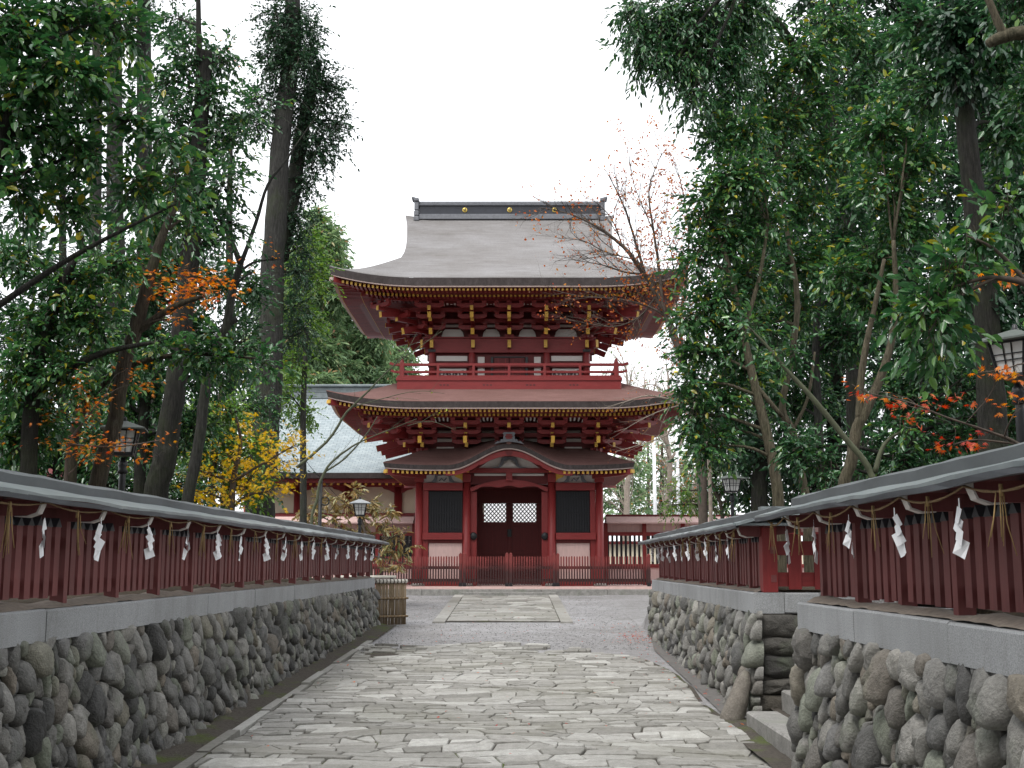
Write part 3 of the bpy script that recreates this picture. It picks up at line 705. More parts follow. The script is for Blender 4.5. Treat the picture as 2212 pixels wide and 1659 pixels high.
# ------------------------------------------------------------------ straw ropes, paper streamers, straw tassels
def rope(label, pts_fn, s_list, sag, r=.0062):
    m = MB(); pts = []
    for a, b in zip(s_list[:-1], s_list[1:]):
        for k in range(8):
            t_ = k / 8; p = Vector(pts_fn(lerp(a, b, t_))); p.z -= sag * 4 * t_ * (1 - t_); pts.append(p)
    pts.append(Vector(pts_fn(s_list[-1])))
    m.tube(pts, [r * (1 + .25 * math.sin(i * 2.4)) for i in range(len(pts))], 6)
    o = m.build('straw_rope', M['rope'], None, pts[len(pts) // 2]); tag(o, label, 'rope'); return o
rope('long sagging straw rope under the eave of the left fence', lambda s: pt_l(s, .31, 1.955), [p + .0 for p in PL], .035)
rope('sagging straw rope under the eave of the nearer right fence', lambda s: pt_r(s, .31, 1.95), PR + [6.5], .05)
rope('sagging straw rope under the eave of the farther right fence', lambda s: pt_f(s, .31, 1.955), PF, .035)

def streamer_mesh(var):
    rnd = random.Random(200 + var); m = MB(); x, z = 0, -.045
    m.add([(-.004, -.001, 0), (.004, -.001, 0), (.006, -.001, z - .03), (-.006, -.001, z - .03)], [(0, 1, 2, 3)])
    sg = 1 if var % 2 else -1
    sizes = [(.040, .075), (.052, .07), (.064, .075), (.075, .085)]
    for k, (w, h) in enumerate(sizes):
        y = .004 * k * (1 if k % 2 else -1); a = R(rnd.uniform(22, 36)) * sg; tw = rnd.uniform(-.35, .35)
        q = []
        for (px, pz) in ((-w / 2, 0), (w / 2, 0), (w / 2, -h), (0, -h * 1.05), (-w / 2, -h)):
            X = px * math.cos(a) + pz * math.sin(a) * .9; Z = -abs(0) + (-px * math.sin(a) + pz * math.cos(a))
            q.append((x + X * math.cos(tw), y + X * math.sin(tw) + .012 * (pz / h) * rnd.uniform(-1, 1), z + Z))
        b = [(p[0], p[1] + .0015, p[2]) for p in q]; n = 5
        m.add(q + b, [tuple(range(n)), tuple(range(2 * n - 1, n - 1, -1))] + [(i, i + n, (i + 1) % n + n, (i + 1) % n) for i in range(n)])
        x += -sg * (-.012) * (1 if k % 2 else -.4); z -= h * .68
        if var == 2 and k == 1: x = -x * 1.5
    return m
stream_protos = []
ORD = ['first', 'second', 'third', 'fourth', 'fifth', 'sixth', 'seventh', 'eighth', 'ninth', 'tenth', 'eleventh', 'twelfth', 'thirteenth', 'fourteenth', 'fifteenth', 'sixteenth', 'seventeenth', 'eighteenth', 'nineteenth', 'twentieth']
def hang(protos, fn, key, loc, rz, label, cat, group, sc=1):
    o = protos[key].copy() if protos[key].users_scene and protos[key].get('label') else protos[key]
    if o is not protos[key]: COL.objects.link(o)
    o.location = loc; o.rotation_euler = (0, 0, rz); o.scale = (sc, sc, sc); tag(o, label, cat, group); return o
SP = []
for k in range(4):
    o = streamer_mesh(k).build('paper_streamer', M['paper']); SP.append(o)
def tassel_mesh(var):
    rnd = random.Random(300 + var); m = MB()
    m.tube([(0, 0, .03), (0, 0, -.02)], .010, 6)
    for k in range(rnd.choice([4, 5, 6])):
        a = rnd.uniform(-.34, .34); b = rnd.uniform(-.15, .15); l = rnd.uniform(.17, .27)
        m.tube([(a * .06, b * .06, 0), (a * l * .5, b * l * .5, -l * .5), (a * l * 1.0 + rnd.uniform(-.015, .015), b * l, -l)], [.0026, .0026, .002], 5)
    return m
TP = [tassel_mesh(k).build('straw_tassel', M['straw']) for k in range(4)]
rnd = random.Random(77)
yl = [7.19, 8.18, 9.24, 10.36, 11.4, 12.4, 13.6, 14.8, 15.9, 16.9, 18.0, 19.1, 20.3, 21.5, 22.7, 23.9, 24.95]
for k, y in enumerate(yl):
    hang(SP, None, k % 4, Vector(pt_l(y - 3.6, .30, 1.90)), R(90 + rnd.uniform(-35, 35)), 'white folded paper streamer, %s from the near end of the left fence' % ORD[k], 'paper streamer', 'paper streamers hanging along the fences', rnd.uniform(.92, 1.05))
for k, y in enumerate([6.66, 7.7, 8.72, 9.8, 10.85, 11.9, 13.0, 14.2, 15.35, 16.4, 17.5]):
    hang(TP, None, k % 4, Vector(pt_l(y - 3.6, .31, 1.90)), R(90 + rnd.uniform(-60, 60)), 'thin straw tassel, %s from the near end of the left fence' % ORD[k], 'straw tassel', 'straw tassels hanging along the fences', rnd.uniform(.9, 1.15))
for k, y in enumerate([5.53, 6.48, 7.37, 8.24, 9.09]):
    hang(SP, None, (k + 1) % 4, Vector(pt_r(y - 3.2, .30, 1.90)), R(-90 + rnd.uniform(-35, 35)), 'white folded paper streamer, %s from the near end of the nearer right fence' % ORD[k], 'paper streamer', 'paper streamers hanging along the fences', rnd.uniform(.92, 1.05))
for k, y in enumerate([5.02, 5.92, 6.83, 7.75, 8.66, 9.55]):
    hang(TP, None, (k + 2) % 4, Vector(pt_r(y - 3.2, .31, 1.90)), R(rnd.uniform(0, 360)), 'straw tassel, %s from the near end of the nearer right fence' % ORD[k], 'straw tassel', 'straw tassels hanging along the fences', rnd.uniform(.9, 1.1))
yf = [12.85, 13.7, 14.6, 15.4, 16.3, 17.0, 17.9, 18.7, 19.5, 20.3, 21.2]
for k, y in enumerate(yf):
    hang(SP, None, k % 4, Vector(pt_f(y - 12.15, .30, 1.90)), R(-90 + rnd.uniform(-40, 40)), 'white folded paper streamer, %s beyond the steps on the farther right fence' % ORD[k], 'paper streamer', 'paper streamers hanging along the fences', rnd.uniform(.92, 1.05))
for k, y in enumerate([12.35, 13.3, 14.2, 15.0, 15.9, 16.7]):
    hang(TP, None, (k + 1) % 4, Vector(pt_f(y - 12.15, .31, 1.90)), R(rnd.uniform(0, 360)), 'straw tassel, %s beyond the steps on the farther right fence' % ORD[k], 'straw tassel', 'straw tassels hanging along the fences', rnd.uniform(.9, 1.1))

# ------------------------------------------------------------------ the gate
GX, GY, GZ = -0.19, 40.2, .93
plat = thing('stone_platform', 'low stone platform with pinkish floor under the red gate', 'platform', (GX, GY, .7))
m = MB(); m.box(-9, 9, 37.02, 44.2, .3, .932); m.build('floor_slab', M['pink'], plat)
x = -9
rnd = random.Random(3)
while x < 9:
    l = rnd.uniform(1.3, 2.1); m = MB(); m.bbox(x, x + l - .008, 36.72, 37.015, .40, .86 + rnd.uniform(-.004, .004), .012); m.build('kerb_stone', M['step'], plat); x += l
m = MB(); m.bbox(-1.66, 1.22, 36.48, 36.715, .5, .775, .012); m.build('threshold_stone', M['step'], plat)

gate = thing('shrine_gate', 'two storey red shrine gate with curved bark roofs and yellow rafter ends', 'gate', (GX, GY, GZ))
CXS = (-2.835, -1.337, 1.337, 2.835)
for y in (38.0, 42.4):
    for cx in CXS:
        m = MB(); m.tube([(GX + cx, y, .93), (GX + cx, y, 1.2), (GX + cx, y, 4.15)], [.135, .13, .122], 20)
        c_ = m.build('column', M['red'], gate)
        if y < 40:
            m = MB(); m.lathe([(0.0, 0), (.22, 0), (.22, .05), (.16, .09), (.0, .09)], (GX + cx, y, .93), 18); m.build('base_stone', M['step'], c_)
def gbox(name, mat, x0, x1, y0, y1, z0, z1, par=gate, b=.006):
    m = MB(); m.bbox(GX + x0, GX + x1, y0, y1, z0, z1, b); return m.build(name, mat, par)
# head beams of the side bays, sill beams, niche grilles, skirting boards
for sx in (-1, 1):
    a, b = sorted((sx * 1.46, sx * 2.71))
    gbox('head_beam', M['red_h'], a, b, 37.90, 38.10, 3.90, 4.14)
    gbox('sill_beam', M['red_h'], a, b, 37.88, 38.12, 2.36, 2.575)
    a2, b2 = (a, b - .17) if sx > 0 else (a + .17, b)
    nf = gbox('niche_frame', M['darkred'], a, b, 38.13, 38.2, 2.3, 3.95)
    gbox('niche_void', M['niche'], a2, b2, 38.06, 38.12, 2.58, 3.885)
    m = MB()
    n_ = 13
    for k in range(n_):
        xx = lerp(a2 + .05, b2 - .05, k / (n_ - 1)); m.box(GX + xx - .022, GX + xx + .022, 38.02, 38.055, 2.585, 3.88)
    for zz in (2.75, 3.2, 3.7): m.box(GX + a2, GX + b2, 38.03, 38.057, zz - .02, zz + .02)
    m.build('niche_grille', M['niche'], nf)
    gbox('skirting_board', M['pink'], a2 + .02, b2 - .02, 38.03, 38.09, .98, 2.26)
    jx = a - .0 if sx < 0 else b - .16
    gbox('jamb', M['red'], (a if sx < 0 else b - .17), (a + .17 if sx < 0 else b), 37.98, 38.08, .95, 3.90)
    gbox('bay_wall', M['darkred'], a, b, 38.10, 38.125, .94, 2.58)
    gbox('skirting_rail', M['darkred'], a, b, 37.985, 38.055, 2.262, 2.358)
    gbox('floor_sill', M['red_h'], a, b, 37.93, 38.08, .935, 1.12)
    # carved frog-leg strut on white plaster above the head beam
    pl = gbox('plaster_panel', M['white'], a, b, 38.0, 38.05, 4.142, 4.47)
    m = MB(); c0 = (a + b) / 2
    leg = [(-.55, 0), (-.36, .03), (-.28, .12), (-.25, .24), (-.12, .30), (.12, .30), (.25, .24), (.28, .12), (.36, .03), (.55, 0), (.32, -.0), (.2, .03), (.17, .2), (0, .22), (-.17, .2), (-.2, .03), (-.32, 0)]
    m.prism([(GX + c0 + p[0], 4.15 + p[1]) for p in leg], 'y', 37.94, 37.99)
    m.tube([(GX + c0 - .12, 37.96, 4.2), (GX + c0 - .05, 37.95, 4.28), (GX + c0 + .03, 37.95, 4.2), (GX + c0 + .11, 37.95, 4.3)], .022, 6)
    m.build('carved_strut', M['ornament'], pl)
    # bracket nose with yellow edge on inner columns and post tops
    m = MB(); m.prism([(GX + sx * 1.337 + sx * .1, 4.47), (GX + sx * 1.337 + sx * .42, 4.42), (GX + sx * 1.337 + sx * .36, 4.32), (GX + sx * 1.337 + sx * .2, 4.26), (GX + sx * 1.337 + sx * .1, 4.16)], 'y', 37.9, 37.96); ob = m.build('nose_bracket', M['gold'], gate); fix_normals(ob)
    gbox('capital_block', M['red'], sx * 1.337 - .13, sx * 1.337 + .13, 37.87, 38.13, 4.16, 4.42)
    gbox('capital_block', M['red'], sx * 2.835 - .15, sx * 2.835 + .15, 37.86, 38.14, 4.16, 4.42)
    gbox('beam_end', M['gold'], sx * 1.337 - .10, sx * 1.337 + .10, 37.3, 37.36, 4.43, 4.56)
    gbox('lintel_arm', M['red'], sx * 1.337 - .09, sx * 1.337 + .09, 37.365, 38.3, 4.43, 4.555)
    # iron hinge bosses on the inner jambs
    m = MB(); m.lathe([(0, .05), (.07, .045), (.11, .02), (.115, 0), (0, 0)], (0, 0, 0), 14)
    m.v = [(GX + sx * 1.12 + p[0], 38.0 - p[2], 2.47 + p[1] * 1.1) for p in m.v]; ob = m.build('iron_boss', M['black'], gate); fix_normals(ob)
    gbox('inner_jamb', M['red'], sx * 1.02 if sx > 0 else -1.215, 1.215 if sx > 0 else -1.02, 38.03, 38.2, .94, 3.86)
# centre bay: curved rainbow beam, frieze beam with strut, white tympanum below the curved porch gable
def arch(name, mat, prof_top, prof_bot, y0, y1, par=gate):
    m = MB(); n = len(prof_top)
    for (yy, fl) in ((y0, 0), (y1, 1)):
        T = [(GX + x, yy, z) for x, z in prof_top]; B = [(GX + x, yy, z) for x, z in prof_bot]; m.strip(B, T) if not fl else m.strip(T, B)
    m.strip([(GX + x, y0, z) for x, z in prof_top], [(GX + x, y1, z) for x, z in prof_top]); m.strip([(GX + x, y0, z) for x, z in prof_bot], [(GX + x, y1, z) for x, z in prof_bot])
    m.add([(GX + prof_top[0][0], y0, prof_top[0][1]), (GX + prof_top[0][0], y1, prof_top[0][1]), (GX + prof_bot[0][0], y1, prof_bot[0][1]), (GX + prof_bot[0][0], y0, prof_bot[0][1])], [(0, 1, 2, 3)])
    m.add([(GX + prof_top[-1][0], y0, prof_top[-1][1]), (GX + prof_top[-1][0], y1, prof_top[-1][1]), (GX + prof_bot[-1][0], y1, prof_bot[-1][1]), (GX + prof_bot[-1][0], y0, prof_bot[-1][1])], [(3, 2, 1, 0)])
    o = m.build(name, mat, par); fix_normals(o); return o
xs = np.linspace(-1.215, 1.215, 31)
rb_t = [(x, 3.98 + .27 * (1 - (abs(x) / 1.215) ** 1.7)) for x in xs]
rb_b = [(x, 3.86 + (.16 if abs(x) < .86 else .16 * max(0, 1 - ((abs(x) - .86) / .3))) + .03 * math.cos(x * 9) * (abs(x) < .5)) for x in xs]
arch('rainbow_beam', M['red_h'], rb_t, rb_b, 37.88, 38.12)
gbox('frieze_beam', M['red_h'], -1.24, 1.24, 37.74, 37.9, 4.44, 4.585)
gbox('frieze_board', M['darkred'], -1.2, 1.2, 38.0, 38.05, 4.10, 4.44)
gbox('frieze_strip', M['white'], -1.1, 1.1, 37.95, 37.99, 4.36, 4.43)
gbox('king_strut', M['red'], -.10, .10, 37.76, 37.9, 4.2, 4.44)
m = MB(); leg2 = [(-.75, 0), (-.42, .05), (-.35, .15), (-.30, .30), (-.18, .38), (0, .36), (.18, .38), (.30, .30), (.35, .15), (.42, .05), (.75, 0), (.4, 0), (.27, .08), (.2, .22), (0, .30), (-.2, .22), (-.27, .08), (-.4, 0)]
m.prism([(GX + p[0] * .8, 4.59 + p[1] * .95) for p in leg2], 'y', 37.72, 37.78); ob = m.build('frog_leg_carving', M['ornament'], gate); fix_normals(ob)
m = MB(); m.prism([(GX - .2, 4.63), (GX + .2, 4.63), (GX + .17, 4.70), (GX + .11, 4.74), (GX, 4.84), (GX - .11, 4.74), (GX - .17, 4.70)], 'y', 37.69, 37.72); ob = m.build('carved_leaf', M['white'], gate); fix_normals(ob)
# doors, set back between the middle columns
DY = 40.1
gbox('door_lintel', M['darkred'], -1.22, 1.22, DY - .1, DY + .1, 3.6, 4.2)
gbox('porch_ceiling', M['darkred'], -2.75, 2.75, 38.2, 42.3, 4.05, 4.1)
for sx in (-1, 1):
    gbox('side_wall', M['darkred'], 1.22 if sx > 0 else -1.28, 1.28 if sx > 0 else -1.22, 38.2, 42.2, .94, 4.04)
    gbox('door_post', M['darkred'], 1.02 if sx > 0 else -1.22, 1.22 if sx > 0 else -1.02, DY - .12, DY + .12, .94, 3.6)
    a, b = sorted((sx * .002, sx * 1.03))
    m = MB(); wx0, wx1 = sorted((sx * .12, sx * .88)); wz0, wz1 = 2.985, 3.60
    d = thing('door', None, None, (0, 0, 0)); d.parent = gate
    m.bbox(GX + a, GX + b, DY - .045, DY + .045, .96, wz0, .006); m.box(GX + a, GX + wx0, DY - .045, DY + .045, wz0 + .001, 3.598); m.box(GX + wx1, GX + b, DY - .045, DY + .045, wz0 + .001, 3.598)
    leaf = m.build('door_leaf', M['darkred'], d)
    m = MB()
    for z0, z1 in ((1.05, 1.25), (1.32, 1.95), (2.02, 2.85)):
        for q0, q1 in ((a + .09, (a + b) / 2 - .03), ((a + b) / 2 + .03, b - .09)):
            for t_ in ((q0, q1, z0, z0 + .03), (q0, q1, z1 - .03, z1), (q0, q0 + .03, z0 + .031, z1 - .031), (q1 - .03, q1, z0 + .031, z1 - .031)): m.box(GX + t_[0], GX + t_[1], DY - .062, DY - .047, t_[2], t_[3])
    m.build('panel_mouldings', M['darkred'], d)
    m = MB(); n_ = 6
    w, h = wx1 - wx0, wz1 - wz0
    for k in range(-n_, n_ * 2):
        for sg in (1, -1):
            x0 = wx0 + k * w / n_; pts = []
            for t_ in (0, 1): pts.append((x0 + sg * t_ * h * .9, wz0 + t_ * h))
            # clip to the window
            (ax, az), (bx, bz) = pts; seg = []
            for X in (wx0, wx1):
                pass
            t0, t1 = 0, 1; dx = bx - ax
            if abs(dx) > 1e-6:
                ta, tb = sorted(((wx0 - ax) / dx, (wx1 - ax) / dx)); t0, t1 = max(t0, ta), min(t1, tb)
            if t1 - t0 > .02:
                p0 = (GX + ax + dx * t0, DY + .003 * sg, az + (bz - az) * t0); p1 = (GX + ax + dx * t1, DY + .003 * sg, az + (bz - az) * t1); m.bar(p0, p1, .03, .03, (0, 1, 0))
    m.build('lattice_window', M['black'], d)
gbox('meeting_stile', M['darkred'], -.045, .045, DY - .075, DY - .047, .97, 3.59)
gbox('door_lock', M['black'], -.07, .07, DY - .12, DY - .077, 2.5, 2.75)

# ---- porch roof with the undulating gable
def kara(x): return .5 * (1 + math.cos(math.pi * min(1, abs(x) / 1.9))) if abs(x) < 1.9 else 0.0
PX0, PYF, PYB = 3.86, 36.8, 43.6
def hip_roof(name, hx, yf, yb, z_e, th, slope, inner, lift_h, lx0, ly0, mat_top, mat_edge, mat_soff, par, kara_h=0, nseg=64, soff_slope=.08, power=2.2):
    """pent roof ring: eave rectangle half-width hx, front yf, back yb; inner = run of the slope"""
    cy = (yf + yb) / 2; hy = (yb - yf) / 2
    def lift(x, y):
        a = max(0, (abs(x) - lx0) / (hx - lx0)) ** power; b = max(0, (abs(y - cy) - ly0) / (hy - ly0)) ** power
        return a, b
    def zt(x, y):
        dF, dS = hy - abs(y - cy), hx - abs(x); d_ = max(0, min(dF, dS)); a, b = lift(x, y)
        L_ = max(a * max(0, 1 - dF / 1.6) ** 2, b * max(0, 1 - dS / 1.6) ** 2) * lift_h
        z = z_e + slope(d_) + L_
        if kara_h and y < cy and dF <= dS + .0: z += kara_h * kara(x) * max(0, 1 - (dF / 1.75)) ** .6 if dF < 1.75 else 0
        return z
    def ring(d_, n=nseg):
        """points round the roof at inset d_"""
        ax, ay = hx - d_, hy - d_; P = []
        for k in range(n): P.append((-ax + 2 * ax * k / n, cy - ay))
        for k in range(n // 2): P.append((ax, cy - ay + 2 * ay * k / (n // 2)))
        for k in range(n): P.append((ax - 2 * ax * k / n, cy + ay))
        for k in range(n // 2): P.append((-ax, cy + ay - 2 * ay * k / (n // 2)))
        P.append(P[0]); return P
    out = []
    m = MB(); rows = []
    for d_ in [0, .02, .06, .15] + list(np.linspace(.3, inner, 12)):
        rows.append([(GX + x, y, zt(x, y) - (.03 if d_ == 0 else (.008 if d_ == .02 else 0))) for x, y in ring(d_)])
    m.grid(rows, True); top = m.build(name, mat_top, par); fix_normals(top)
    m = MB(); P0 = ring(.003); Pi = ring(.10)
    e0 = [(GX + x, y, zt(x, y) - .034) for x, y in P0]; e1 = [(GX + x * (1 - .0), y, zt(x0, y0) - th) for (x, y), (x0, y0) in zip(ring(.05), P0)]
    mid = [((a[0] + b[0]) / 2, (a[1] + b[1]) / 2, (a[2] + b[2]) / 2) for a, b in zip(e0, e1)]
    m.strip(e0, mid, True); m.strip(mid, e1, True); ob = m.build('roof_edge', mat_edge, top); fix_normals(ob)
    m = MB(); f0 = [(GX + x, y, zt(x0, y0) - th - .002) for (x, y), (x0, y0) in zip(ring(.055), P0)]; f1 = [(GX + x, y, zt(x0, y0) - th - .035) for (x, y), (x0, y0) in zip(ring(.06), P0)]
    f2 = [(GX + x, y, zt(x0, y0) - th - .035) for (x, y), (x0, y0) in zip(ring(.16), P0)]
    m.strip(f0, f1); m.strip(f1, f2); ob = m.build('eave_trim', M['eave_trim'], top); fix_normals(ob)
    m = MB(); rows = []
    for d_ in [.15, .3, .6, 1.0, 1.5, inner + .3]:
        rows.append([(GX + x, y, zt(x0, y0) - th - .03 + soff_slope * d_ - (lift_h * max(lift(x0, y0)) * min(1, d_ / 2.2) * .9) - (kara_h * kara(x0) * .0 if y0 < cy else 0)) for (x, y), (x0, y0) in zip(ring(d_), P0)])
    m.grid(rows, True); sf = m.build('soffit', mat_soff, top); fix_normals(sf)
    def zs(x, d_, front=True):  # soffit height under the front eave
        x0 = x; a = max(0, (abs(x0) - lx0) / (hx - lx0)) ** power
        return z_e - th - .03 + soff_slope * d_ + lift_h * a * (1 - min(1, d_ / 2.2) * .9)
    def zside(y, d_):
        b = max(0, (abs(y - cy) - ly0) / (hy - ly0)) ** power
        return z_e - th - .03 + soff_slope * d_ + lift_h * b * (1 - min(1, d_ / 2.2) * .9)
    return top, zs, zside, zt
def rafters(par, hx, yf, yb, zs, zside, run, pitch, z_tip_pale=False, skip=None, tiers=((.20, 1.35, .0), (.85, 2.4, -.085)), w=.062, h=.085):
    cy = (yf + yb) / 2; hy = (yb - yf) / 2
    for ti, (d0, d1, dz) in enumerate(tiers):
        m = MB(); tp = MB()
        n = int((2 * hx - .5) / pitch)
        for k in range(n + 1):
            x = -n * pitch / 2 + k * pitch
            if skip and skip(x): continue
            de = min(d1, run, hx - abs(x) - .02)
            if de < d0 + .1: continue
            for (y_, sg) in ((yf, 1), (yb, -1)):
                z0, z1 = zs(x, d0) + dz - h / 2 - .01, zs(x, de) + dz - h / 2 - .01
                m.bar((GX + x, y_ + sg * d0, z0), (GX + x, y_ + sg * de, z1), w, h)
                if sg > 0: tp.box(GX + x - w / 2 - .002, GX + x + w / 2 + .002, y_ + d0 - .012, y_ + d0 - .001, z0 - h / 2 - .002, z0 + h / 2 + .002)
        n = int((2 * hy - .5) / pitch)
        for k in range(n + 1):
            y = cy - n * pitch / 2 + k * pitch; dd = hy - abs(y - cy)
            de = min(d1, run, dd - .02)
            if de < d0 + .1: continue
            for sg in (1, -1):
                z0, z1 = zside(y, d0) + dz - h / 2 - .01, zside(y, de) + dz - h / 2 - .01
                m.bar((GX + sg * (hx - d0), y, z0), (GX + sg * (hx - de), y, z1), w, h)
                tp.box(GX + sg * (hx - d0) - .006, GX + sg * (hx - d0) + .006, y - w / 2 - .002, y + w / 2 + .002, z0 - h / 2 - .002, z0 + h / 2 + .002)
        r_ = m.build('rafters', M['red'], par); tp.build('rafter_tips', M['gold'], r_)
        # board that ties the rafter ends of the tier
        m = MB()
        X = np.linspace(-(hx - d0 - .1), hx - d0 - .1, 60)
        X = [x for x in X if not (skip and skip(x))]
        if not skip:
            a = [(GX + x, yf + d0 + .06, zs(x, d0) + dz - .002) for x in X]; b = [(GX + x, yf + d0 + .06, zs(x, d0) + dz + .07) for x in X]; m.strip(a, b); m.build('eave_board', M['darkred'], par)
    for sx in (-1, 1):
        for y_, sg in ((yf, 1), (yb, -1)):
            m = MB(); m.bar((GX + sx * (hx - .10), y_ + sg * .10, zs(hx - .1, .1) - .08), (GX + sx * (hx - run), y_ + sg * run, zs(hx - run, run) - .12), .15, .18)
            hr = m.build('hip_rafter', M['red'], par)
            if sg > 0:
                m = MB(); m.bar((GX + sx * (hx - .09), y_ + .09, zs(hx - .1, .1) - .08), (GX + sx * (hx - .06), y_ + .06, zs(hx - .1, .1) - .075), .152, .11); m.build('hip_tip', M['eave_trim'] if z_tip_pale else M['gold'], hr)

# porch
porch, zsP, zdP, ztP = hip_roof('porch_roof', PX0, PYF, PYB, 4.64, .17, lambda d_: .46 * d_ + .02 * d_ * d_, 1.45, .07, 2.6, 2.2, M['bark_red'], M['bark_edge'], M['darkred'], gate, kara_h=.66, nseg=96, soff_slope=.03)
rafters(porch, PX0, PYF, PYB, zsP, zdP, 1.2, .142, skip=lambda x: abs(x) < 1.66, tiers=((.14, 1.15, .0),), w=.066, h=.085)
# heavy barge board under the undulating gable, white tympanum behind
xs = np.linspace(-1.95, 1.95, 61)
bt = [(x, 4.64 - .175 + .60 * kara(x) + .005) for x in xs]
bb = [(x, 4.64 - .34 + .60 * kara(x * 1.04) + (.03 if .88 < abs(x) < 1.0 else 0)) for x in xs]
arch('barge_board', M['red_h'], bt, bb, 36.95, 37.05, porch)
tx = np.linspace(-1.2, 1.2, 31)
arch('tympanum', M['white'], [(x, 4.64 - .17 + .60 * kara(x)) for x in tx], [(x, 4.585) for x in tx], 37.80, 37.84, porch)
# vault behind the gable so that no sky shows through
arch('gable_vault', M['darkred'], [(x, 4.64 - .12 + .60 * kara(x)) for x in tx], [(x, 4.64 - .15 + .60 * kara(x)) for x in tx], 37.06, 38.3, porch)
m = MB(); m.prism([(GX - .13, 5.1), (GX + .13, 5.1), (GX + .10, 4.98), (GX + .05, 4.90), (GX - .05, 4.90), (GX - .10, 4.98)], 'y', 36.93, 37.06); ob = m.build('gable_pendant', M['darkred'], porch); fix_normals(ob)
m = MB(); orn = [(-.55, -.06), (-.42, .05), (-.36, .02), (-.28, .12), (-.22, .10), (-.20, .28), (-.24, .33), (-.18, .37), (.18, .37), (.24, .33), (.20, .28), (.22, .10), (.28, .12), (.36, .02), (.42, .05), (.55, -.06), (.3, .0), (0, .03), (-.3, .0)]
m.prism([(GX + p[0] * .82, 5.29 + p[1] * .85) for p in orn], 'y', 36.66, 36.80); go = m.build('ridge_end_ornament', M['ornament'], porch); fix_normals(go)
m = MB()
for k, w in enumerate((.09, .12, .09)): m.bbox(GX - w, GX + w, 36.635, 36.655, 5.40 + .05 * k, 5.44 + .05 * k, .004)
m.build('emblem', M['redmaple'] if False else M['red'], go)
m = MB(); m.tube([(GX, 36.72, 5.33), (GX, 37.6, 5.36), (GX, 38.3, 5.37)], .10, 10); m.build('gable_ridge', M['bark_red'], porch)

# ---- walls of the lower storey above the porch
def body(name, mat, hx, y0, y1, z0, z1):
    m = MB(); m.box(GX - hx, GX + hx, y0, y1, z0, z1); return m.build(name, mat, gate)
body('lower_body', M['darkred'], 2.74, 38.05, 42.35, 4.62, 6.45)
def brackets(xs, yw, hxw, ztop, levels, steps, zb, ybk, hi_tip=None, par=gate, side_y=()):
    """stepped bracket sets below an eave: levels = heights of the arms, steps = reach from the wall"""
    def one(px, py, dirv, corner=False, tail=True):
        m = MB(); g = MB(); wz = MB()
        D = Vector(dirv); S = Vector((D.y, -D.x, 0)); B = Vector((px, py, 0)); s2 = math.sqrt(2) if corner else 1
        def blk(o, s_, z, dx, dy, dz):
            c_ = B + D * o + S * s_; vs = []
            for zz, f in ((z, .62), (z + dz * .45, 1), (z + dz, 1)):
                for (a, b) in ((-1, -1), (1, -1), (1, 1), (-1, 1)): p = c_ + S * (a * dx / 2 * f) + D * (b * dy / 2 * f); vs.append((p.x, p.y, zz))
            m.add(vs, [(3, 2, 1, 0), (8, 9, 10, 11)] + [(k * 4 + i, k * 4 + (i + 1) % 4, k * 4 + 4 + (i + 1) % 4, k * 4 + 4 + i) for k in range(2) for i in range(4)])
        blk(0, 0, levels[0] - .26, .30, .30, .20)
        for k, (z, o) in enumerate(zip(levels, steps)):
            o *= s2
            p1 = B + D * (o + .12)
            m.bar((B.x, B.y, z), (p1.x, p1.y, z), .115, .14)
            if not corner or True:
                # cross arm with rounded lower ends and three bearing blocks
                l = .46
                for oo in ((0, o) if k else (o,)):
                    c_ = B + D * oo
                    poly = [(-l, .06), (-l, -.01), (-l * .72, -.07), (l * .72, -.07), (l, -.01), (l, .06)]
                    vs = []
                    for dd in (-.055, .055):
                        for (q, zz) in poly: p = c_ + S * q + D * dd; vs.append((p.x, p.y, z + .10 + zz))
                    n = 6; m.add(vs, [tuple(range(n)), tuple(range(2 * n - 1, n - 1, -1))] + [(i, i + n, (i + 1) % n + n, (i + 1) % n) for i in range(n)])
                    for q in (-l + .07, 0, l - .07): blk(oo, q, z + .165, .15, .15, .085)
            t0 = B + D * (o + .121); t1 = B + D * (o + .14)
            if k == len(levels) - 1 or (hi_tip and tail): g.bar((t0.x, t0.y, z), (t1.x, t1.y, z), .10, .145)
        # tail rafter coming down and out
        if hi_tip and tail:
            for (o0, z0, o1, z1, h) in hi_tip:
                a = B + D * o0 * s2; b = B + D * o1 * s2; m.bar((a.x, a.y, z0), (b.x, b.y, z1), .105, h)
                c2 = b + (b - a).normalized() * .012; dz = (z1 - z0) / max(1e-6, (o1 - o0) * s2) * .012
                g.bar((b.x, b.y, z1), (c2.x, c2.y, z1 + dz), .112, h + .01)
        o_ = m.build('bracket_set', M['red'], par); fix_normals(o_)
        if g.v: g.build('beam_tips', M['gold'], o_)
    for x in xs: one(GX + x, yw, (0, -1, 0), False, bool(x) or zb > 6)
    for sx in (-1, 1):
        for y in side_y: one(GX + sx * hxw, y, (sx, 0, 0))
        one(GX + sx * hxw, yw, (sx * .7071, -.7071, 0), True)
    # continuous purlins and white plaster between the sets
    for k, (z, o) in enumerate(zip(levels, steps)):
        m = MB(); y = yw - o; hx_ = hxw + o
        m.box(GX - hx_, GX + hx_, y - .055, y + .055, z + .252, z + .37); m.box(GX - hx_ - .0, GX - hx_ + .11, y + .056, ybk, z + .252, z + .37); m.box(GX + hx_ - .11, GX + hx_, y + .056, ybk, z + .252, z + .37)
        m.build('purlin', M['red_h'], par)
